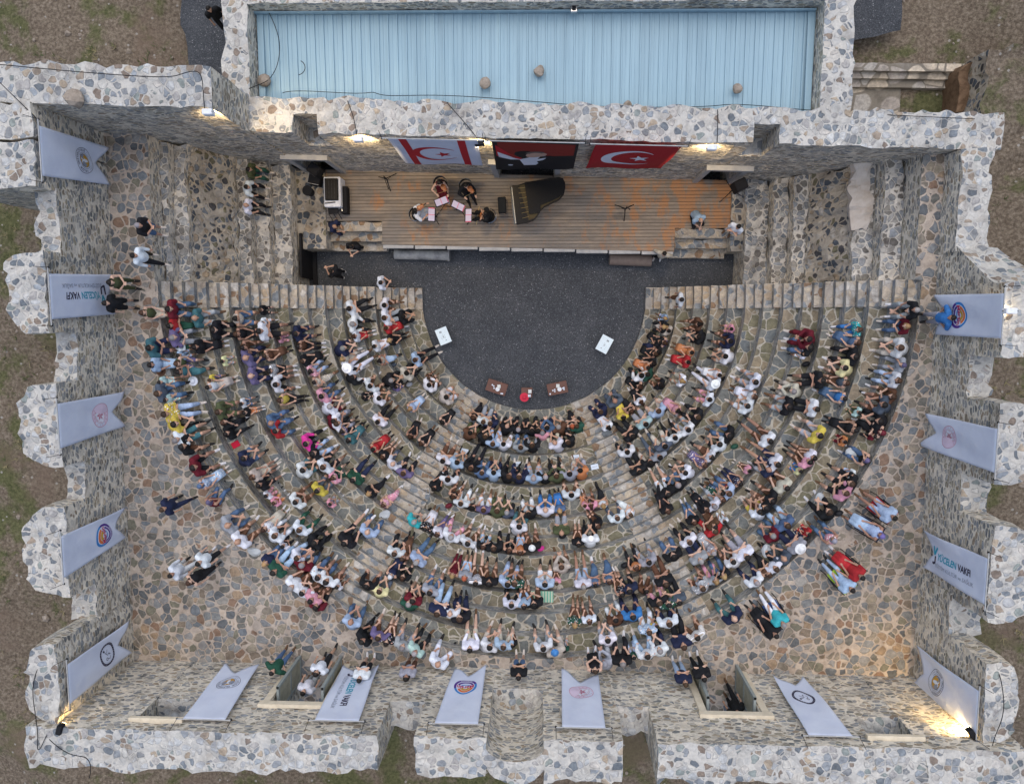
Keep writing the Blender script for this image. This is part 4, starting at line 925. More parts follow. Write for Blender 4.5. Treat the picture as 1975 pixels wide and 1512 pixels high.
# ================================================================== BANNERS
WP=(V3((XW,6,0)),V3((XW,-12,0))); SP=(V3((-14,YS,0)),V3((12,YS,0))); EP=(V3((XE,6,0)),V3((XE,-12,0))); NP=(V3((-14.4,6.12,0)),V3((12.8,5.20,0)))
CMATS={}
def cm(n,c,rough=.75):
    if n not in CMATS: CMATS[n]=plain(n,c,rough,.25,0,.04)
    return CMATS[n]
def flagcloth():
    m,nt,b=newmat('white_flag_cloth',.75,.2); g=G(nt); geo=g.n('NewGeometry'); a=g.noise(geo.outputs['Position'],1.6,4,.6)
    g.L(g.ramp(a.outputs[0],[(.3,(.52,.57,.70)),(.7,(.60,.65,.76))]),b.inputs['Base Color']); bp=g.n('Bump'); bp.inputs['Strength'].default_value=.5; bp.inputs['Distance'].default_value=.05; g.L(a.outputs[0],bp.inputs['Height']); g.L(bp.outputs[0],b.inputs['Normal']); return m
m_flag=flagcloth()
def textmesh(s,size,bold=False,align='CENTER'):
    c=bpy.data.curves.new('t','FONT'); c.body=s; c.size=size; c.align_x=align; c.align_y='CENTER'; c.resolution_u=2; c.offset=.012*size*(2 if bold else 0)
    o=bpy.data.objects.new('t',c); COL.objects.link(o); dg=bpy.context.evaluated_depsgraph_get(); me=bpy.data.meshes.new_from_object(o.evaluated_get(dg))
    vs=[(v.co.x,v.co.y) for v in me.vertices]; fs=[list(p.vertices) for p in me.polygons]; bpy.data.objects.remove(o); bpy.data.meshes.remove(me); return vs,fs
class Art:
    def __init__(s): s.v=[];s.f=[];s.m=[];s.mats=[]; s.lay=0
    def mi(s,m):
        if m not in s.mats: s.mats.append(m)
        return s.mats.index(m)
    def add(s,vs,fs,m,lay=1):
        o=len(s.v); s.v+=[(x,y,lay) for x,y in vs]; s.f+=[[i+o for i in f] for f in fs]; s.m+=[s.mi(m)]*len(fs)
    def ring(s,cx,cy,r0,r1,m,a0=0,a1=360,n=48,lay=1,sy=1.):
        vs=[];fs=[]
        for i in range(n+1):
            a=R(a0+(a1-a0)*i/n); c,d=math.cos(a),math.sin(a); vs+=[(cx+r0*c,cy+r0*d*sy),(cx+r1*c,cy+r1*d*sy)]
        for i in range(n): fs.append([2*i,2*i+1,2*i+3,2*i+2])
        s.add(vs,fs,m,lay)
    def poly(s,pts,m,lay=1): 
        cx=sum(p[0] for p in pts)/len(pts); cy=sum(p[1] for p in pts)/len(pts); n=len(pts)
        s.add(pts+[(cx,cy)],[[i,(i+1)%n,n] for i in range(n)],m,lay)
    def line(s,pts,w,m,lay=2):
        for (x0,y0),(x1,y1) in zip(pts,pts[1:]):
            d=math.hypot(x1-x0,y1-y0) or 1; nx,ny=-(y1-y0)/d*w/2,(x1-x0)/d*w/2; s.add([(x0+nx,y0+ny),(x1+nx,y1+ny),(x1-nx,y1-ny),(x0-nx,y0-ny)],[[0,1,2,3]],m,lay)
    def text(s,t,x,y,size,m,rot=0,bold=False,lay=3,align='CENTER',sx=1.):
        vs,fs=textmesh(t,size,bold,align); c,d=math.cos(rot),math.sin(rot); s.add([(x+(a*sx)*c-b*d,y+(a*sx)*d+b*c) for a,b in vs],fs,m,lay)
    def arctext(s,t,cx,cy,r,size,m,mid=90,step=None,inv=False,lay=3):
        n=len(t); step=step or size*.72/r*57.3
        for i,ch in enumerate(t):
            if ch==' ': continue
            a=mid+(step*((n-1)/2-i))*(1 if not inv else -1); ar=R(a); s.text(ch,cx+r*math.cos(ar),cy+r*math.sin(ar),size,m,rot=ar-math.pi/2+(math.pi if inv else 0),lay=lay,bold=True)
def star(cx,cy,r,rot=0): return [(cx+(r if i%2==0 else r*.4)*math.cos(R(90+rot+36*i)),cy+(r if i%2==0 else r*.4)*math.sin(R(90+rot+36*i))) for i in range(10)]
Dk=lambda:cm('print_dark',(.025,.02,.05)); Tq=lambda:cm('print_turquoise',(.03,.30,.42)); Rd=lambda:cm('print_crimson',(.42,.03,.10)); Gd=lambda:cm('print_gold',(.48,.28,.04)); Gr=lambda:cm('print_grey',(.22,.25,.32)); Bl=lambda:cm('print_blue',(.04,.20,.5)); Pu=lambda:cm('print_purple',(.08,.03,.22)); Or=lambda:cm('print_orange',(.6,.16,.05)); Wt=lambda:cm('print_white',(.62,.66,.75)); Pk=lambda:cm('print_pale_pink',(.60,.50,.62)); BR=lambda:cm('flag_red',(.42,.015,.025))
def art_oval(A,r=.62):
    A.ring(0,0,r*.80,r,Bl(),20,200,lay=1); A.ring(0,0,r*.80,r,Pu(),200,380,lay=1); A.ring(0,0,r*.74,r*.8,Wt(),lay=1)
    A.ring(0,0,r*.50,r*.74,Or(),25,165,lay=1); A.ring(0,.0,r*.22,r*.46,Gd(),20,160,lay=1); A.ring(0,-.02,r*.55,r*.72,Pu(),195,345,lay=1); A.ring(0,.06,r*.40,r*.50,Bl(),200,340,lay=1)
    A.text('Mersin',0,.0,r*.56,Rd(),bold=True,lay=3,rot=.05); A.arctext('BÜYÜKŞEHİR',0,0,r*.9,r*.15,Wt(),mid=-90,inv=True)
def art_min(A,r=.60):
    A.ring(0,0,0.001,r,Pk(),lay=1); A.ring(0,0,r*.975,r,Rd(),lay=2); A.ring(0,0,.001,r*.66,Wt(),lay=2); A.ring(0,0,r*.655,r*.675,Rd(),lay=3)
    for i in range(16): a=R(22.5*i+11); A.poly(star(r*.83*math.cos(a),r*.83*math.sin(a),r*.055),Rd(),lay=3)
    A.arctext('T.C. KÜLTÜR VE TURİZM',0,0,r*.56,r*.13,Rd(),mid=90,step=9.2,lay=4); A.arctext('BAKANLIĞI',0,0,r*.56,r*.13,Rd(),mid=-90,step=12,inv=True,lay=4)
    for i in range(6):
        a=R(60*i+30); x,y=r*.2*math.cos(a),r*.2*math.sin(a); A.ring(x,y,r*.05,r*.085,Rd(),n=10,lay=4); A.ring(x*1.65,y*1.65,r*.035,r*.065,Rd(),n=10,lay=4); A.line([(0,0),(x*1.4,y*1.4)],.018,Rd(),lay=4)
def art_yv(A):
    # rotated: written upward along the flag
    h=math.pi/2
    A.text('YÜCELEN',.02,-.22,.36,Tq(),rot=h,bold=True,sx=.78); A.text('VAKFI',.02,.84,.36,Dk(),rot=h,bold=True,sx=.78); A.text('EĞİTİM KÜLTÜR ve SAĞLIK',.38,.24,.205,Gr(),rot=h,sx=.92)
    A.line([(-.34,-1.16),(-.02,-1.02),(-.34,-.9)],.09,Tq(),lay=2); A.line([(.0,-1.22),(.36,-1.08),(.28,-.93),(.02,-.96)],.08,Dk(),lay=3)
def art_eagle(A,r=.60):
    A.ring(0,0,r*.965,r,Dk(),lay=1); A.arctext('SELÇUK ÜNİVERSİTESİ',0,0,r*.80,r*.22,Dk(),mid=90,step=11.5); A.arctext('KONYA · TÜRKİYE',0,0,r*.82,r*.12,Gr(),mid=-90,step=8,inv=True)
    A.ring(0,0,.001,r*.5,Gd(),lay=1)
    for s in(-1,1):
        A.poly([(0,.02),(s*.10,.20),(s*.26,.22),(s*.30,.02),(s*.2,-.12),(s*.12,-.02)],Gr(),lay=2); A.line([(0,.08),(s*.06,.22),(s*.12,.20)],.05,Wt(),lay=3)
    A.poly([(-.09,0),(0,.14),(.09,0),(.05,-.22),(-.05,-.22)],Wt(),lay=3); A.ring(0,0,r*.5,r*.53,Dk(),lay=3)
    for s in(-1,1): A.ring(s*r*.05,-.02,r*.56,r*.6,Gr(),-60 if s>0 else 120,60 if s>0 else 240,lay=2)
def art_run(A,r=.60):
    A.ring(0,0,r*.80,r,Dk(),lay=1); A.arctext('· · SPOR KULÜBÜ · ·',0,0,r*.9,r*.12,Wt(),mid=-90,step=9,inv=True,lay=3) if False else None
    for i in range(26): 
        a=R(360/26*i); A.ring(r*.9*math.cos(a),r*.9*math.sin(a),.001,r*.028,Wt(),n=6,lay=3)
        a=R(360/26*i+5); A.ring(r*.70*math.cos(a),r*.70*math.sin(a),.001,r*.018,Dk(),n=6,lay=2)
    A.poly([(.16,.24),(.26,.30),(.30,.20),(.22,.14)],Dk()); A.line([(.2,.18),(.05,.10),(-.06,-.02),(.02,-.10),(-.08,-.24)],.03,Dk()); A.line([(.05,.1),(.14,-.02),(.24,-.06)],.025,Dk()); A.ring(-.22,.1,.05,.08,Dk(),n=14,lay=2); A.line([(-.22,.02),(-.28,-.12),(-.16,-.2)],.025,Dk()); A.ring(-.05,-.18,.03,.05,Gr(),n=12,lay=2)
def banner(name,lab,cat,group,plane,off,T1,T2,B1,B2,art,v0,mat,notch=.2,cloth='cloth',rip=.035,artname='emblem',rod=True,ascale=None):
    """T1,B1 = the viewer's left edge"""
    art_=art
    t1,t2=UP(*T1,*plane,off),UP(*T2,*plane,off); zt=(t1.z+t2.z)/2; t1.z=t2.z=zt
    b1,b2=UP(*B1,*plane,off),UP(*B2,*plane,off)
    W_=(t2-t1).length; H_=zt-(b1.z+b2.z)/2; nrm=V3((plane[1].y-plane[0].y,plane[0].x-plane[1].x,0)).normalized()
    cn=nrm if (V3((0,-3,0))-t1).dot(nrm)>0 else -nrm
    ph=random.Random(str(T1)).uniform(0,6)
    def S(u,v):
        p=(t1*(1-u)+t2*u)*(1-v)+(b1*(1-u)+b2*u)*v
        return p+cn*(rip*(1+math.sin(u*9+v*4+ph))*min(1,v*1.6)+ .03*math.sin(v*7+ph*2+u*2)*v)
    o=thing(name,(t1+t2)/2,lab,cat,group)
    nu,nv=16,26; bm=bmesh.new(); g=[]
    for i in range(nu+1):
        u=i/nu; cut=1-notch*(1-abs(2*u-1))**1.0; g.append([bm.verts.new(S(u,cut*j/nv)) for j in range(nv+1)])
    for i in range(nu):
        for j in range(nv): bm.faces.new((g[i][j],g[i+1][j],g[i+1][j+1],g[i][j+1]))
    co=mk(cloth,bm,mat,o,world=True,smooth=True); sd=co.modifiers.new('s','SOLIDIFY'); sd.thickness=.004
    A=Art(); art(A,W_,H_) if art.__code__.co_argcount>=3 else art(A)
    k=ascale or (W_/1.95 if artname=='emblem' else (W_/1.6 if artname=='lettering' else 1.))
    vs=[S(.5+x*k/W_,v0-y*k/H_)+cn*(.006+.0025*l) for x,y,l in A.v]
    me=bpy.data.meshes.new(artname); me.from_pydata([tuple(v) for v in vs],[],A.f)
    for m in A.mats: me.materials.append(m)
    for p,i in zip(me.polygons,A.m): p.material_index=i
    q=bpy.data.objects.new(artname,me); COL.objects.link(q); q.parent=o; q.matrix_parent_inverse=PINV(o)
    if rod:
        bm=bmesh.new(); d=(t2-t1).normalized(); cyl(bm,t1-d*.18+V3((0,0,.02)),t2+d*.18+V3((0,0,.02)),.018,seg=8); mk('hanging_rod',bm,m_marb,o,world=True)
        for e in (t1-d*.18,t2+d*.18):
            bm=bmesh.new(); ball(bm,e,.035,8,6); cyl(bm,e,e-cn*.12+V3((0,0,.45)),.008,seg=5); mk('rope_tie',bm,m_black,o,world=True)
    return o
GF='white swallowtail flags hung round the walls'
def F(lab,pl,T1,T2,B1,B2,art,v0=.60,**k): 
    return banner('wall_flag',lab,'flag',GF,pl,(.14 if pl is EP else -.14),T1,T2,B1,B2,art,v0,m_flag,**k)
offW=.14
F('white flag with gold eagle seal on the tall corner pier by the stage',WP,(83,340),(73,242),(211,357),(206,285),art_eagle)
F('white flag with upward lettering behind two people on the gallery',WP,(100,616),(93,528),(222,606),(222,530),art_yv,v0=.52,notch=.1,artname='lettering')
F('white flag with red ring emblem between the lettered and oval emblem flags',WP,(117,865),(109,779),(237,822),(239,755),art_min)
F('white flag with oval emblem on the pier third from the stage corner',WP,(122,1115),(118,1034),(243,1036),(240,978),art_oval)
F('white flag with black ring seal beside the lit corner floodlight',WP,(134,1358),(130,1281),(252,1258),(246,1196),art_run)
F('white flag with gold eagle seal hung beside the first wooden door',SP,(434,1388),(353,1385),(501,1279),(435,1281),art_eagle)
F('white flag with upward lettering behind a person with folded arms',SP,(692,1390),(607,1388),(732,1281),(662,1282),art_yv,v0=.52,artname='lettering')
F('white flag with oval emblem beside the wall niche',SP,(922,1396),(838,1394),(938,1286),(878,1287),art_oval)
F('white flag with red ring emblem beside the wall niche',SP,(1168,1404),(1084,1401),(1154,1303),(1083,1291),art_min)
F('white flag with black ring seal between the second door and the corner window',SP,(1645,1419),(1560,1418),(1548,1304),(1490,1304),art_run)
F('white flag with oval emblem behind a person in bright blue',EP,(1937,566),(1931,653),(1806,569),(1802,645),art_oval)
F('white flag with red ring emblem on the wall by the empty gallery end',EP,(1924,827),(1919,912),(1789,797),(1774,858),art_min)
F('white flag with upward lettering on the wall near the folding chairs',EP,(1907,1078),(1898,1165),(1782,1022),(1780,1093),art_yv,v0=.52,artname='lettering')
F('white flag with gold eagle seal beside the brightest corner floodlight',EP,(1890,1334),(1881,1413),(1768,1243),(1757,1322),art_eagle)
def crescent(A,cx,cy,r,m,d=.28,f=.8,lay=2,n=40):
    vs=[];fs=[]
    for i in range(n+1):
        a=R(38+284*i/n); p=(cx+r*math.cos(a),cy+r*math.sin(a)); ax,ay=p[0]-(cx+r*d),p[1]-cy; L=math.hypot(ax,ay); w=min(1,r*f/L); vs+=[p,(cx+r*d+ax*w,cy+ay*w)]
    for i in range(n): fs.append([2*i,2*i+1,2*i+3,2*i+2])
    A.add(vs,fs,m,lay)
def strip(A,x0,x1,y0,y1,m,n=10,k=12):
    vs=[(x0+(x1-x0)*i/k,y0+(y1-y0)*j/n) for i in range(k+1) for j in range(n+1)]; fs=[[i*(n+1)+j,(i+1)*(n+1)+j,(i+1)*(n+1)+j+1,i*(n+1)+j+1] for i in range(k) for j in range(n)]; A.add(vs,fs,m,1)
def art_w(A,W_,H_):
    h=H_/2*.985; strip(A,-W_*.385,-W_*.295,-h,h,BR(),k=2); strip(A,W_*.27,W_*.36,-h,h,BR(),k=2)
    crescent(A,-.08,0,H_*.23,BR(),d=.17,f=.85); A.poly(star(.16,0,H_*.085,90),BR(),2)
def art_t(A,W_,H_):
    crescent(A,-.05,0.02,H_*.27,Wt(),d=.2,f=.83); A.poly(star(.30,0,H_*.10,90),Wt(),2)
def art_p(A,W_,H_):
    w2,h=W_/2*.98,H_/2*.98; K=cm('print_black',(.01,.011,.014)); D2=cm('print_dark_red',(.20,.02,.015)); Sk=cm('print_skin',(.45,.30,.24))
    strip(A,-w2,w2,-h,h,K); 
    A.poly([(-w2*.9,h*.98),(-.2,h*.98),(w2*.95,h*.9),(w2*.95,h*.1),(.5,-h*.05),(-.1,h*.2),(-w2*.5,h*.0),(-w2*.9,h*.3)],D2,2)
    A.poly([(-w2*.95,h*.8),(-w2*.6,h*.2),(-.4,-.1),(-.5,-.32),(-w2*.7,-.2),(-w2*.95,.1)],BR(),3); A.poly([(-w2*.92,h*.35),(-w2*.5,-.08),(-.45,-.25),(-w2*.6,-.3),(-w2*.9,-.05)],Wt(),4)
    A.ring(.05,.32,.001,.34,Sk,lay=5,n=24,sy=1.1); A.ring(.02,.46,.2,.36,cm('print_hair',(.12,.10,.09)),20,160,lay=6,n=14)
    A.poly([(-.5,-.25),(-.15,.02),(.35,.05),(.42,-.2),(.05,-h*.75),(-.35,-h*.7)],Wt(),4); A.poly([(.18,.0),(.5,.05),(.7,-.2),(.2,-h*.8),(.05,-.6)],K,5)
    A.ring(-w2*.62,-h*.62,.001,.09,Wt(),lay=4,n=10)
GB='large banners on the stage wall'
banner('wall_banner','white flag with two red stripes, red crescent and star','banner',GB,NP,.22,(747,267),(921,272),(784,316),(931,319),art_w,.5,m_flag,notch=0,rip=.02,ascale=1.)
banner('wall_banner','black and red portrait banner of a man above the middle doorway','banner',GB,NP,.26,(948,272),(1117,277),(957,325),(1106,322),art_p,.5,cm('banner_black',(.012,.012,.015)),notch=0,rip=.03,artname='portrait',ascale=1.)
banner('wall_banner','red flag with white crescent and star','banner',GB,NP,.22,(1149,279),(1316,282),(1129,324),(1274,326),art_t,.5,cm('banner_red',(.34,.012,.02)),notch=0,rip=.02,ascale=1.)
# ================================================================== OBJECTS
def seat_z(px,py,h=0.):
    best=None
    for k in range(1,15):
        z=HS*k; q=U(px,py,z+h); dx,dy=q.x-CX,q.y-CY; rad=math.hypot(dx,dy) if dy<0 else abs(dx)
        r1=RK[k+1] if k<14 else 99
        e=0 if RK[k]<=rad<=r1 else min(abs(rad-RK[k]),abs(rad-r1))
        if best is None or e<best[0]: best=(e,z,q)
    return V3((best[2].x,best[2].y,best[1]))
# floodlights ---------------------------------------------------------------
GL='small floodlights fixed along the wall tops'
def flood(px,py,z,pl,off,lab,col,E_,aim,white=False,rz=0.):
    q=UP(px,py,*pl,off) if px<1870 or px>1890 else V3((12.5,-11.95,9.9)); o=thing('floodlight',q,lab,'floodlight',GL,rz)
    bm=bmesh.new(); box(bm,(0,0,.03),(.30,.16,.22),bev=.02); mk('housing',bm,m_white if white else m_black,o)
    bm=bmesh.new(); box(bm,(0,0,-.09),(.25,.12,.02)); m=newmat('lit_lamp_glass')[0]; b=m.node_tree.nodes['Principled BSDF']; b.inputs['Emission Color'].default_value=(1,.75,.4,1); b.inputs['Emission Strength'].default_value=12; mk('glass',bm,m,o)
    bm=bmesh.new(); cyl(bm,(-.16,0,.02),(-.16,0,-.02),.012); cyl(bm,(-.16,0,.0),(.16,0,.14),.01); mk('bracket',bm,m_black,o)
    l=bpy.data.lights.new('lamp','SPOT'); l.energy=E_; l.color=col; l.spot_size=R(165); l.spot_blend=1; l.shadow_soft_size=.08; lo=bpy.data.objects.new('lamp',l); COL.objects.link(lo); lo.parent=o; lo.location=(0,0,-.14)
    lo.rotation_euler=V3(aim).to_track_quat('-Z','Y').to_euler()
    return o
WC=(1,.72,.38)
flood(403,218,9.2,NP,.16,'white floodlight below the tall corner of the stage wall',WC,280,(.2,.3,-1),True)
flood(692,270,6.8,NP,.16,'white floodlight between the ruined wing and the striped flag banner',WC,260,(0,.25,-1),True)
flood(925,277,6.8,NP,.16,'black floodlight between the striped flag and the portrait banner',WC,260,(0,.25,-1))
flood(1372,286,6.8,NP,.16,'white floodlight beside the red flag banner near the ruined stair wing',WC,260,(0,.25,-1),True)
flood(118,1404,9.9,WP,-.18,'black floodlight lit in the corner beside the black ring seal flag',(1,.66,.25),620,(.05,.25,-1),rz=1.3)
flood(1874,1430,9.9,EP,.2,'black floodlight blazing in the corner beside the eagle seal flag',(1,.66,.25),330,(.3,-.5,-1),rz=-1.0)
flood(1946,600,9.6,EP,.02,'small floodlight above the oval emblem flag behind the blue shirt',(1,.8,.55),40,(-.5,0,-1),True)
# piano -----------------------------------------------------------------------
def zp(x,y,z,ox=770,oy=320,s=5.81): return U(ox+x/s,oy+y/s,z)
zt=2.2
pi=thing('grand_piano',U(1035,388,1.2),'black grand piano with half raised lid on the wooden stage','piano')
out=[(1262,222),(1330,215),(1400,190),(1600,152),(1790,124),(1835,140),(1858,190),(1860,250),(1848,310),(1800,372),(1700,418),(1620,460),(1580,500),(1545,560),(1505,605),(1440,630),(1312,652)]
P_=[zp(x,y,zt) for x,y in out]; bm=bmesh.new(); prism(bm,[(p.x,p.y) for p in P_],1.88,2.17); mk('body',bm,m_gloss,pi,world=True)
cen=sum(P_,V3())/len(P_); bm=bmesh.new(); prism(bm,[(cen.x+(p.x-cen.x)*.94,cen.y+(p.y-cen.y)*.93) for p in P_[1:-1]],2.171,2.176); mk('soundboard',bm,plain('dark_gilded_frame',(.06,.045,.02),.6,.2),pi,world=True)
bm=bmesh.new(); a,b=zp(1318,250,2.2),zp(1420,610,2.2)
for i in range(7):
    t=i/6; p=zp(1440+10*t,240+55*i,2.185); q=zp(1330+8*i,252+56*i,2.185); cyl(bm,p,q,.008,seg=5)
mk('strings',bm,m_brass,pi,world=True)
lid=[(1402,186),(1600,152),(1790,124),(1835,140),(1860,190),(1862,250),(1846,305),(1790,352),(1700,395),(1600,430),(1580,440),(1582,524),(1456,540)]
L_=[zp(x,y,2.26) for x,y in lid]; bm=bmesh.new(); prism(bm,[(p.x,p.y) for p in L_],2.215,2.24); mk('lid',bm,m_gloss,pi,world=True)
bm=bmesh.new(); q=[zp(x,y,2.0) for x,y in ((1235,236),(1280,226),(1332,650),(1288,657))]; prism(bm,[(p.x,p.y) for p in q],1.86,1.99); mk('keyboard_block',bm,plain('dark_blue_gloss',(.012,.02,.03),.15),pi,world=True)
bm=bmesh.new(); a,b=zp(1262,238,2.0),zp(1306,645,2.0)
for i in range(52):
    p=a.lerp(b,(i+.5)/52); box(bm,(p.x+.05,p.y,1.998),(.14,(b-a).length/52*.9,.012),rot=math.atan2(b.y-a.y,b.x-a.x)+math.pi/2)
mk('keys',bm,cm('ivory',(.6,.6,.56),.4),pi,world=True)
bm=bmesh.new()
for x,y in ((1300,280),(1330,600),(1780,210)): p=zp(x,y,2.0); cyl(bm,(p.x,p.y,1.2),(p.x,p.y,1.9),.05,.07,8)
mk('leg',bm,m_gloss,pi,world=True)
bn=thing('piano_bench',zp(1152,440,1.7),'black buttoned piano bench before the keyboard','bench'); p=zp(1152,440,1.7); bm=bmesh.new(); box(bm,(p.x,p.y,1.68),(.32,.62,.1),rot=.06,bev=.03)
for i in range(3):
    for j in range(5): ball(bm,(p.x-.1+i*.1,p.y-.24+j*.12,1.735),.012,6,4)
mk('cushion',bm,plain('black_leather',(.012,.014,.016),.7,.15),bn,world=True)
bm=bmesh.new()
for i in(-1,1):
    for j in(-1,1): cyl(bm,(p.x+i*.12,p.y+j*.26,1.2),(p.x+i*.12,p.y+j*.26,1.64),.02)
mk('leg',bm,m_black,bn,world=True)
# music stands
GM='music stands of the string quartet'
for (x,y,a,lab) in ((470,400,20,'music stand with pink sheets before the player in maroon'),(655,448,-27,'music stand with pink sheets before the viola player'),(362,548,88,'music stand with white sheets before the white dressed violinist'),(772,550,-92,'music stand with white sheets before the cello player')):
    p=zp(x,y,2.25); o=thing('music_stand',(p.x,p.y,1.2),lab,'music stand',GM,R(a))
    bm=bmesh.new(); box(bm,(0,0,1.0),(.52,.30,.015),rot=Matrix.Rotation(R(22),3,'X')); mk('desk',bm,m_black,o)
    bm=bmesh.new(); 
    for s in(-1,1): box(bm,(s*.12,0.01,1.013),(.22,.25,.006),rot=Matrix.Rotation(R(22),3,'X'))
    mk('sheet_music',bm,cm('sheet_paper',(.62,.56,.68)),o)
    bm=bmesh.new(); box(bm,(0,.01,1.019),(.02,.25,.004),rot=Matrix.Rotation(R(22),3,'X')); box(bm,(.25,.01,1.016),(.03,.25,.004),rot=Matrix.Rotation(R(22),3,'X')); mk('pink_edge',bm,cm('sheet_pink',(.7,.12,.2)),o)
    bm=bmesh.new(); cyl(bm,(0,0,.1),(0,0,1.),.014)
    for i in range(3): an=R(120*i+90); cyl(bm,(0,0,.16),(.28*math.cos(an),.28*math.sin(an),.01),.012)
    mk('tripod',bm,m_black,o)
# round-backed chairs and instruments
m_wood=plain('violin_wood',(.30,.10,.03),.3); m_chrome=plain('chrome_rim',(.5,.5,.5),.2,.5,.9)
for p in OFFP:
    t=p['txt']
    if 'playing' in t or 'quartet' in t or 'cello' in t:
        o=thing('stage_chair',(p['loc'].x,p['loc'].y,1.2),'round backed black chair under the '+('cello player' if 'cello' in t else 'viola player' if 'viola' in t else 'maroon dressed player' if p['top']=='m' else 'white dressed player'),'chair','round backed chairs of the quartet',p['ang'])
        bm=bmesh.new(); cyl(bm,(0,-.0,.39),(0,-.0,.44),.25,.25,20); mk('seat',bm,m_black,o)
        bm=bmesh.new()
        pts=[(.27*math.cos(R(a)),.27*math.sin(R(a))-.05,.72) for a in range(180,361,12)]; tube(bm,pts,.016); mk('back_rim',bm,m_chrome,o)
        bm=bmesh.new(); 
        for i,a in enumerate(range(190,350,16)): x,y=.26*math.cos(R(a+8)),.26*math.sin(R(a+8))-.05; box(bm,(x,y,.60),(.012,.08,.22),rot=R(a+8))
        mk('backrest',bm,m_black,o)
        bm=bmesh.new()
        for i in(-1,1):
            for j in(-1,1): cyl(bm,(i*.18,j*.18,0),(i*.16,j*.16,.39),.012)
        mk('leg',bm,m_chrome,o)
        J=J_(p['pose'],False); Mw=Matrix.Translation(p['loc'])@Matrix.Rotation(p['ang'],4,'Z')
        if 'cello' in t:
            c=thing('cello',p['loc']+V3((0,0,-.4)),'brown cello held upright by the seated player','cello',None,p['ang']); bm=bmesh.new()
            for (y,z,r) in ((.34,.02,.21),(.28,.28,.13),(.24,.44,.16)): ball(bm,(0,y,z+.2),(r,.07,r),12,8)
            mk('body',bm,m_wood,c); bm=bmesh.new(); cyl(bm,(0,.28,.6),(0.02,.10,1.15),.025); mk('neck',bm,m_black,c); bm=bmesh.new(); cyl(bm,(-.35,.44,.42),(.35,.38,.5),.008); mk('bow',bm,m_brass,c)
        else:
            c=thing('violin',p['loc']+V3((0,0,.0)),('violin' if p['top']!='k' else 'brown viola')+' under the chin of the '+('maroon dressed player' if p['top']=='m' else 'white dressed player' if p['top']=='w' else 'black dressed player'),'violin',None,p['ang'])
            bm=bmesh.new(); a=J['shL']+V3((.06,.10,.05)); b=J['haL']+V3((0,0,.05)); m1=a.lerp(b,.18); m2=a.lerp(b,.50)
            ball(bm,m1,(.105,.12,.03),12,6); ball(bm,m2,(.085,.10,.028),12,6); mk('body',bm,m_wood,c); bm=bmesh.new(); cyl(bm,m2,b+(b-a)*.1,.016); mk('neck',bm,m_black,c)
            bm=bmesh.new(); h=J['haR']; cyl(bm,h,m2+V3((-.1,.06,.05)),.006); mk('bow',bm,m_brass,c)
# microphone stands
for (px,py,zz,a,lab) in ((742,342,1.9,10,'black microphone stand near the sound desk'),(1206,403,1.6,0,'black empty tripod stand alone on the deck')):
    p=U(px,py,zz); o=thing('microphone_stand',(p.x,p.y,1.2),lab,'stand','black stands on the stage',R(a)); bm=bmesh.new(); cyl(bm,(0,0,.2),(0,0,.9),.016); mk('pole',bm,m_black,o); bm=bmesh.new()
    for i in range(3): an=R(120*i+30); cyl(bm,(0,0,.45),(.42*math.cos(an),.42*math.sin(an),.01),.016); cyl(bm,(0,0,.2),(.25*math.cos(an),.25*math.sin(an),.2),.01)
    mk('tripod',bm,m_black,o); bm=bmesh.new(); cyl(bm,(0,0,.9),(.1,-.5 if px<900 else -.1,.95),.013); ball(bm,(.1,-.5 if px<900 else -.1,.95),.03); mk('boom_arm',bm,m_black,o)
# loudspeakers
for (px,py,z,rz,lab) in ((604,326,2.4,-35,'black loudspeaker cabinet in the corner beside the sound desk'),(1430,356,3.0,25,'black loudspeaker on a pole beside the deck edge')):
    p=U(px,py,z); o=thing('loudspeaker',(p.x,p.y,1.25),lab,'loudspeaker','loudspeakers beside the stage',R(rz)); h=z-1.25
    bm=bmesh.new(); box(bm,(0,0,h-.3),(.44,.40,.66),bev=.04); mk('cabinet',bm,m_black,o); bm=bmesh.new(); box(bm,(0,-.205,h-.3),(.38,.012,.58)); mk('grille',bm,plain('speaker_grille',(.04,.04,.045),.7),o)
    bm=bmesh.new(); cyl(bm,(0,0,.1),(0,0,h-.6),.02)
    for i in range(3): an=R(120*i+200); cyl(bm,(0,0,.5),(.5*math.cos(an),.5*math.sin(an),.01),.014)
    mk('tripod',bm,m_black,o)
# sound desk
p=U(640,370,1.95); o=thing('sound_desk',(p.x,p.y,1.2),'black mixing desk on a white draped table','mixing desk'); 
bm=bmesh.new(); box(bm,(0,0,.36),(.66,1.15,.72),bev=.03); mk('draped_table',bm,m_white,o)
bm=bmesh.new(); box(bm,(.0,.08,.78),(.52,.84,.1),bev=.02); mk('mixer_case',bm,m_gloss,o)
bm=bmesh.new()
for i in range(14):
    for j in range(4): box(bm,(-.2+j*.11,-.26+i*.05,.836),(.012,.012,.01))
mk('faders',bm,cm('fader_grey',(.12,.12,.13)),o)
p=U(662,385,1.7); o=thing('equipment_case',(p.x,p.y,1.2),'tall dark equipment rack beside the draped desk','case','black cases by the sound desk'); bm=bmesh.new(); box(bm,(0,0,.22),(.26,1.05,.44),bev=.02); mk('shell',bm,m_black,o); bm=bmesh.new(); box(bm,(-.07,0,.45),(.015,.9,.015)); mk('trim',bm,m_chrome,o)
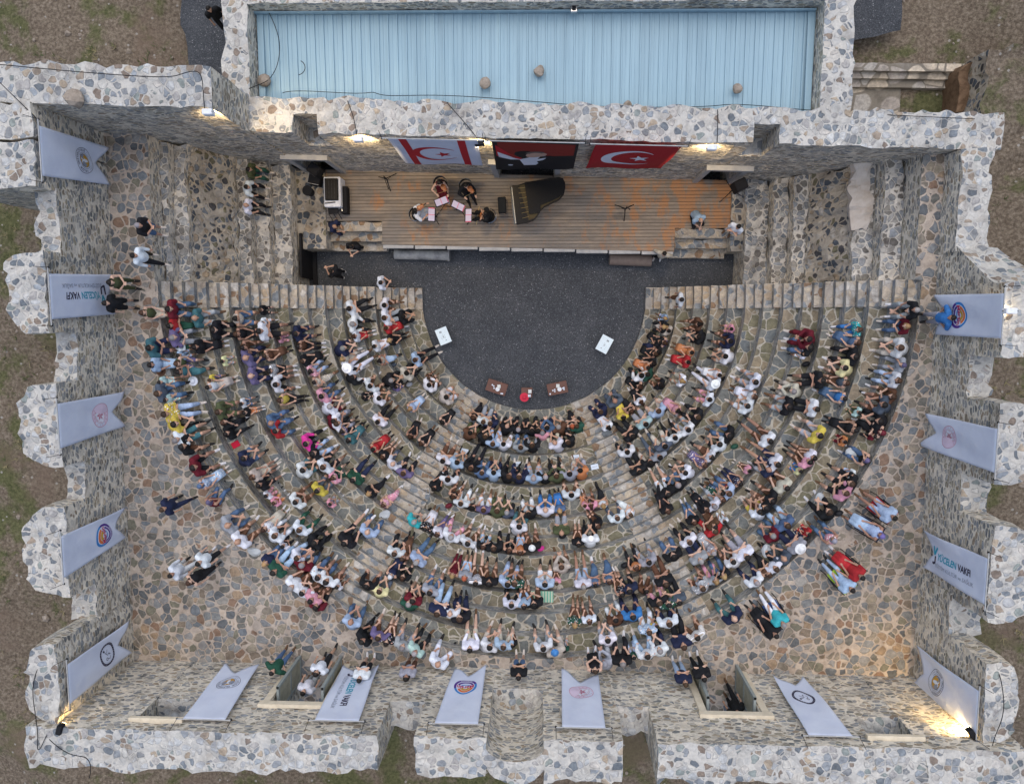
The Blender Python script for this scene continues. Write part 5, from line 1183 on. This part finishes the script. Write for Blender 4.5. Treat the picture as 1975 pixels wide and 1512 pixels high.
p=U(604,345,1.8); o=thing('equipment_case',(p.x,p.y,1.28),'open black case with small lights near the corner speaker','case','black cases by the sound desk',R(-12)); bm=bmesh.new(); box(bm,(0,0,.22),(.48,.42,.44),bev=.02); mk('shell',bm,m_black,o); bm=bmesh.new(); box(bm,(0,-.19,.45),(.46,.02,.02)); box(bm,(-.22,0,.45),(.02,.4,.02)); mk('trim',bm,m_chrome,o)
p=U(593,368,1.7); o=thing('drum_stool',(p.x,p.y,1.28),'black round backed stool standing against the wing wall','stool'); bm=bmesh.new(); cyl(bm,(0,0,.4),(0,0,.46),.2,.2,16); mk('seat',bm,m_black,o); bm=bmesh.new(); cyl(bm,(0,0,0),(0,0,.4),.03); cyl(bm,(0,0,0),(0,0,.03),.16,.14,12); mk('leg',bm,m_black,o)
p=U(643,404,1.6); o=thing('folding_chair',(p.x,p.y,1.2),'black metal folding chair below the draped desk','chair',None,0.1); bm=bmesh.new(); box(bm,(0,0,.44),(.4,.36,.03)); mk('seat',bm,m_black,o); bm=bmesh.new()
for i in(-.19,0,.19): cyl(bm,(i,-.18,.44),(i,-.36,0),.012)
mk('leg',bm,m_black,o); bm=bmesh.new(); box(bm,(0,.2,.68),(.4,.03,.2)); mk('backrest',bm,m_black,o)
# column fragments
a,b=U(761,491,.22),U(864,493,.22); o=thing('column_fragment',(a+b)/2,'grey veined marble column lying below the stage','column'); bm=bmesh.new(); cyl(bm,a,b,.20,.21,24); mk('shaft',bm,m_column,o,world=True); bm=bmesh.new(); cyl(bm,b,b+(b-a).normalized()*.08,.24,.24,24); mk('collar',bm,m_column,o,world=True)
a,b=U(1176,500,.25),U(1256,503,.25); o=thing('column_fragment',(a+b)/2,'smooth brown stone column drum lying below the stage','column'); bm=bmesh.new(); cyl(bm,a,b,.24,.24,28); mk('shaft',bm,m_roll,o,world=True); bm=bmesh.new(); cyl(bm,a+(a-b).normalized()*.02,a,.20,.235,28); mk('end_face',bm,m_roll,o,world=True)
# low brown tables, glasses, plates
GT='low brown tables before the front row'
GLW=[['nearest the stage on the napkin table','beside the plate on the napkin table','second from the plate on the napkin table','of the pair at the corner of the napkin table','outermost of the corner pair on the napkin table'],
['beside the napkins on the red hat table','furthest from the red hat on its table','touching the red hat brim on the small table','at the edge of the red hat table by the feet'],
['starting the triangle of three on the plate table','inner one of three on the plate table','lowest of three on the plate table','alone at the outer corner of the plate table','touching the plate rim','beyond the plate rim on the outer side','furthest beyond the plate toward the dark suits']]
for (px,py,w_,d_,rz,lab,it) in ((958,747,.86,.52,-18,'brown table with napkins nearest the aisle',0),(1016,757,.46,.42,0,'small brown table with a red hat',1),(1075,749,.84,.50,12,'brown table with a plate and scattered glasses',2)):
    p=U(px,py,.5); o=thing('low_table',(p.x,p.y,0),lab,'table',GT,R(rz)); bm=bmesh.new(); box(bm,(0,0,.48),(w_,d_,.04),bev=.008); mk('table_top',bm,m_brownt,o); bm=bmesh.new()
    for i in(-1,1):
        for j in(-1,1): cyl(bm,(i*(w_/2-.05),j*(d_/2-.05),0),(i*(w_/2-.05),j*(d_/2-.05),.46),.02)
    mk('leg',bm,m_black,o)
    def on(x,y): q=Matrix.Rotation(R(rz),3,'Z')@V3((x,y,0)); return V3((p.x+q.x,p.y+q.y,.50))
    gl=[[(-.20,.05),(-.13,.02),(-.09,-.06),(.26,-.18),(.31,-.17)],[(.08,-.1),(.14,-.1),(.08,-.15),(.14,-.15)],[(-.2,-.04),(-.12,-.02),(-.13,-.1),(-.34,-.16),(.22,-.03),(.27,-.02),(.26,-.09)]][it]
    for n,(x,y) in enumerate(gl):
        bm=bmesh.new(); cyl(bm,(0,0,0),(0,0,.09),.026,.032,12); g_=mk('drinking_glass',bm,cm('clear_glass_white',(.6,.65,.72),.2),None); g_.location=on(x,y); tag(g_,'small water glass '+GLW[it][n],'glass','water glasses on the low tables')
    q=on((.1,.15,.06)[it]-.02 if it!=1 else .13,(.07,.05,.1)[it]); bm=bmesh.new(); box(bm,(0,0,.03),(.14,.15,.06),bev=.01); g_=mk('napkin_box',bm,cm('napkin_white',(.6,.62,.6)),None); g_.location=q; tag(g_,f'white napkin holder on the {["aisle side","small middle","plate bearing"][it]} brown table','napkins','napkin holders on the low tables')
    if it!=1:
        q=on((.06,0,.08)[it],(-.06,0,-.05)[it]); bm=bmesh.new(); cyl(bm,(0,0,0),(0,0,.02),.06,.09,16); ball(bm,(0,0,.03),(.05,.05,.02)); g_=mk('plate',bm,cm('china_white',(.7,.72,.75),.3),None); g_.location=q; tag(g_,'white plate on the brown table '+('nearest the aisle' if it==0 else 'with scattered glasses'),'plate')
    else:
        q=on(-.1,-.2); bm=bmesh.new(); cyl(bm,(0,0,0),(0,0,.012),.19,.19,18); ball(bm,(0,0,.03),(.08,.08,.06)); g_=mk('sun_hat',bm,cm('red_straw',(.5,.03,.06)),None); g_.location=q; tag(g_,'red sun hat on the small brown table','hat')
# white drawing boards on the gravel
for (px,py,rz,lab,sgn) in ((855,648,22,'white board with a sketch on the gravel beside the empty seats end',1),(1166,664,-28,'white board with a sketch on the gravel across from its twin',-1)):
    p=U(px,py,.5); o=thing('drawing_board',(p.x,p.y,0),lab,'board','white drawing boards on the gravel',R(rz)); bm=bmesh.new(); box(bm,(0,0,.5),(.50,.68,.03),bev=.004); mk('board',bm,cm('board_white',(.66,.76,.80)),o); bm=bmesh.new()
    for i in(-1,1):
        for j in(-1,1): cyl(bm,(i*.2,j*.28,0),(i*.2,j*.28,.485),.015)
    mk('leg',bm,m_marb,o); bm=bmesh.new(); r=random.Random(px)
    for i in range(26): a_=r.uniform(0,6.3); rr=abs(r.gauss(0,.06)); box(bm,(rr*math.cos(a_),-.04+rr*1.3*math.sin(a_),.517),(r.uniform(.008,.035),r.uniform(.004,.012),.002),rot=r.uniform(0,3))
    for x,y in ((-.08,.2),(-.03,.2),(-.08,.16),(-.03,.16),(.05,-.2)): box(bm,(x*sgn,y,.517),(.035,.03,.002))
    mk('sketch',bm,cm('ink',(.05,.06,.07)),o)
# reserved papers, bags, hats on the steps
PP=[(920,820,-15),(996,842,0),(896,870,-12),(997,895,-3),(1110,882,8),(1147,900,12),(1092,824,8)]
wh=['beside the aisle on the lowest tiers','in the middle of the second tier','beside the aisle above the first paper','in the middle above another paper','near the far aisle above the orange shirt','next to the orange shirt by the aisle','on the second tier toward the far aisle']
for (px,py,rz),w_ in zip(PP,wh):
    q=seat_z(px,py); bm=bmesh.new(); box(bm,(0,0,.008),(.30,.21,.006)); box(bm,(0,.0,.0125),(.2,.012,.002),mi=1); o=mk('reserved_sign',bm,[m_paper,Gr()],None); o.location=q; o.rotation_euler[2]=R(rz); tag(o,'pale blue reserved paper '+w_,'paper','reserved papers on the steps')
def bag(px,py,c,lab,s=1.,rz=.4):
    q=seat_z(px,py); o=thing('bag',q,lab,'bag','bags left on the steps',rz); m=cm('bag_'+c,CC[c],.5); bm=bmesh.new(); ball(bm,(0,0,.11*s),(.15*s,.10*s,.12*s),12,8); box(bm,(0,0,.08*s),(.26*s,.14*s,.14*s),bev=.04*s); mk('body',bm,m,o); bm=bmesh.new(); tube(bm,[(.13*s*math.cos(R(a)),.02,.19*s+.10*s*math.sin(R(a))) for a in range(0,181,20)],.009); mk('handle',bm,m,o)
for b_ in ((760,703,'s','dark striped backpack beside the person in light blue skirt'),(790,741,'e','grey open tote bag beside a large black shirt'),(1185,818,'k','round black bag behind the yellow dress'),(1552,702,'k','black handbag with pink label beside the black shirt'),(1538,738,'k','small black bag below the handbag'),(1043,1056,'i','magenta bag on the middle tier'),(866,974,'m','maroon bag beside white trousers'),(624,750,'s','zebra striped bag beside the floral dress'),
   (1397,730,'k','black bag beside the lavender dress'),(1204,1088,'k','black pouch beside the orange top'),(1415,860,'g','green bag near a black skirt'),(1615,988,'k','black shoulder bag beside the person in black on the gallery'),(546,1015,'k','camera bag among the white shirts'),(1085,1032,'k','black bag beside the olive shirt'),(1290,830,'e','grey cap and bag beside the striped shorts')): bag(*b_)
def hatf(px,py,c,lab): 
    q=seat_z(px,py,.05); bm=bmesh.new(); cyl(bm,(0,0,0),(0,0,.012),.17,.17,20); ball(bm,(0,0,.03),(.085,.10,.08),12,8); o=mk('sun_hat',bm,cm('straw_'+c,CC[c]),None); o.location=q; tag(o,lab,'hat','sun hats lying on the steps')
hatf(371,735,'w','white sun hat lying by the teal dress'); hatf(1078,1135,'c','pinkish sun hat behind the pale pink shirt'); hatf(309,716,'h','tan straw hat on the gallery beside the light blue dress')
q=seat_z(455,857); bm=bmesh.new(); box(bm,(0,0,.02),(.3,.22,.03),bev=.01); o=mk('folder',bm,cm('folder_red',(.5,.01,.04)),None); o.location=q; o.rotation_euler[2]=.5; tag(o,'bright red folder lying alone on a step','folder')
q=seat_z(1042,1150); bm=bmesh.new(); box(bm,(0,0,.012),(.95,.42,.014),bev=.004); 
for i in range(9): box(bm,(-.42+i*.105,0,.0205),(.03,.42,.002),mi=1)
o=mk('beach_towel',bm,[cm('towel_green',(.16,.36,.27)),cm('towel_cream',(.6,.6,.45))],None); o.location=q; tag(o,'green striped towel spread under two people','towel')
for (px,py,lab) in ((1642,876,'crumpled white plastic bag near the dark blue shawl'),(1582,962,'crumpled white plastic bag above the person in black'),(1535,1035,'clear plastic bag behind the patterned pink shirt'),(1478,1062,'clear plastic bag beside the maroon shirt'),(490,1063,'pale plastic bag on the gallery beside a white shirt'),(742,992,'clear plastic cover in the aisle beside the pink floral dress')):
    q=seat_z(px,py); bm=bmesh.new(); bmesh.ops.create_icosphere(bm,subdivisions=3,radius=.16)
    for v in bm.verts: v.co=V3((v.co.x*1.5,v.co.y,max(0,v.co.z*.5)))+nz(v.co+q,6,.05)
    o=mk('plastic_bag',bm,cm('thin_plastic',(.42,.45,.47),.3),None); o.location=q; o.rotation_euler[2]=px; tag(o,lab,'plastic bag','plastic bags on the steps')
q=seat_z(822,947); bm=bmesh.new(); 
for i in range(4): a=[(-.13,-.1),(.13,-.1),(.13,.1),(-.13,.1)][i]; b=[(-.13,-.1),(.13,-.1),(.13,.1),(-.13,.1)][(i+1)%4]; cyl(bm,(*a,.02),(*b,.02),.012); cyl(bm,(*a,.02),(*a,.14),.008)
cyl(bm,(0,-.1,.02),(0,.1,.02),.01); o=mk('wire_basket',bm,m_chrome,None); o.location=q; tag(o,'small empty wire frame standing in the aisle','frame')
# folding camp chairs under the reclining people
CHL={'r':'red folding camp chair under a person in pale patterned clothes','n':'navy folding camp chair under the blue headscarf','k':'black folding camp chair under the red dress','y':'lime green folding camp chair under the light blue clothes','b':'blue folding camp chair under the turquoise top'}
for i,((px,py,an,c),p) in enumerate(zip(CHAIRS,[p for p in OFFP if 'reclining' in p['txt']])):
    lab=CHL[c] if i<5 else 'navy folding camp chair with a white towel under the black dress'
    o=thing('camp_chair',(p['loc'].x,p['loc'].y,Zf),lab,'folding chair','folding chairs on the gallery',p['ang']); m=cm('sling_'+c,{'y':(.4,.6,.05),'b':(.03,.08,.25)}.get(c,CC[c]))
    bm=bmesh.new(); box(bm,(0,.16,.385),(.5,.40,.02),rot=Matrix.Rotation(R(6),3,'X')); mk('seat_sling',bm,m,o); bm=bmesh.new(); box(bm,(0,-.21,.62),(.50,.02,.5),rot=Matrix.Rotation(R(16),3,'X')); mk('back_sling',bm,m,o)
    for s in(-1,1):
        bm=bmesh.new(); tube(bm,[(s*.27,-.30,.86),(s*.28,-.1,.38),(s*.28,.42,.42),(s*.28,.42,.0)],.014); tube(bm,[(s*.28,-.35,0),(s*.28,.36,.40)],.014); cyl(bm,(s*.28,-.22,.62),(s*.28,.25,.62),.018); mk('side_frame',bm,m_black,o)
# rocks and bits on the roof
for (px,py,s,lab) in ((935,161,.17,'dark rock on the blue roof left of the middle'),(1040,137,.17,'brown rock on the blue roof nearest the parapet middle'),(1422,172,.15,'pale rock on the blue roof toward the pale steps'),(510,156,.2,'rock at the roof corner by the tangled cable'),(1210,201,.14,'small brown rock at the roof edge above the red flag'),(143,190,.26,'dark boulder on top of the tall corner wall')):
    q=U(px,py,6.4 if px>200 else 9.75); bm=bmesh.new(); bmesh.ops.create_icosphere(bm,subdivisions=2,radius=s)
    for v in bm.verts: v.co=V3((v.co.x,v.co.y,v.co.z*.7))+nz(v.co*1.+q,4,s*.45)
    o=mk('loose_rock',bm,m_rock,None); o.location=q; tag(o,lab.replace('left of the middle','above the striped banner'),'rock','rocks lying on the roof and walls')
p=U(1107,17,6.6); o=thing('junction_box',p,'small grey junction box on the roof parapet','box'); bm=bmesh.new(); box(bm,(0,0,0),(.22,.26,.14),bev=.02); mk('cover',bm,m_chrome,o); bm=bmesh.new(); box(bm,(0,-.02,.075),(.12,.14,.02)); mk('lid',bm,m_black,o)
# cables
def cable(pts,lab,r=.012,name='cable'):
    c=bpy.data.curves.new(name,'CURVE'); c.dimensions='3D'; c.bevel_depth=r; c.bevel_resolution=1; s=c.splines.new('NURBS'); P=[U(*p) for p in pts]; s.points.add(len(P)-1); s.use_endpoint_u=True; s.order_u=4
    for a,b in zip(s.points,P): a.co=(*b,1)
    o=bpy.data.objects.new(name,c); COL.objects.link(o); me=bpy.data.meshes.new_from_object(o.evaluated_get(bpy.context.evaluated_depsgraph_get())); bpy.data.objects.remove(o); me.materials.append(m_black); o=bpy.data.objects.new(name,me); COL.objects.link(o); tag(o,lab,'cable','black cables along the walls and roof')
cable([(505,0,6.5),(540,60,6.4),(541,110,6.4),(530,140,6.4),(515,160,6.4),(495,165,7.1),(480,172,7.1)],'black cable curling down the roof side by the tall wall')
cable([(580,118,6.4),(593,125,6.4),(590,142,6.4),(576,145,6.4)],'short curled cable end lying on the roof')
cable([(-10,124,9.8),(130,138,9.75),(320,153,9.75),(345,145,9.75),(385,132,9.75),(392,160,9.75),(392,190,9.7),(395,212,9.6)],'black cable along the tall corner wall to its floodlight')
cable([(545,180,6.6),(560,172,6.45),(700,185,6.45),(720,175,6.45),(735,188,6.45),(830,182,6.45),(960,190,6.45),(1100,203,6.45),(1200,208,6.5),(1380,207,6.45),(1400,200,6.45),(1480,205,6.45),(1560,214,6.6),(1700,222,7.1),(1880,230,7.1)],'long black cable along the roof foot above the banners')
cable([(670,195,7.08),(685,230,7.1),(688,262,7.0)],'black cable crossing the wall top to the second floodlight')
cable([(862,198,7.08),(880,220,7.1),(905,245,7.1),(922,270,7.0)],'black cable crossing the wall top to the black floodlight')
cable([(1384,212,7.08),(1385,245,7.1),(1383,275,7.05)],'black cable crossing the wall top beside the red flag')
cable([(140,1210,8.5),(85,1260,10.3),(60,1310,10.3),(65,1360,10.3),(75,1420,10.6),(70,1448,10.6),(80,1445,10.6),(95,1400,10.5),(112,1412,10.3)],'looping black cable over the corner pier by the seal flag')
cable([(95,1425,10.6),(110,1440,10.6),(140,1460,10.6),(170,1455,10.6),(178,1480,10.6),(172,1500,10.6)],'black cable lying on the outer corner wall')
cable([(1890,1240,8.3),(1925,1280,10.2),(1935,1330,10.2),(1940,1390,10.2),(1900,1450,10.2),(1925,1500,10.4)],'black cable over the corner pier by the blazing floodlight')
cable([(0,160,9.8),(30,190,9.8),(70,228,9.6)],'black cable hanging into the tall corner')
cable([(665,323,1.25),(700,328,1.25),(800,327,1.25),(950,332,1.25),(1100,338,1.25),(1250,337,1.25),(1400,345,1.25)],'black cable along the foot of the stage wall')
# loose stones over the dry ground outside
r=random.Random(3); bm=bmesh.new()
for i in range(900):
    x=r.uniform(-22,21); y=r.uniform(-17,13)
    if XW-2<x<XE+2 and YS-1.6<y<7.5: continue
    t=max(0,min(1,(y-4)/3.)); z=5.1*(1-t)+2.2*t+noise.noise(Vector((x,y,0))*.35)*.5+noise.noise(Vector((x,y,3))*1.3)*.12
    if x>15.2 and y>1: z+=min(1.5,(x-15.2)*.6)
    s=abs(r.gauss(0,.045))+.015; g_=bmesh.ops.create_icosphere(bm,subdivisions=1,radius=s,matrix=Matrix.Translation((x,y,z)))
    for v in g_['verts']: v.co+=nz(v.co,8,s*.5)
tag(mk('scattered_stones',bm,m_rock),'small pale stones scattered over the dry ground','stones',kind='stuff')
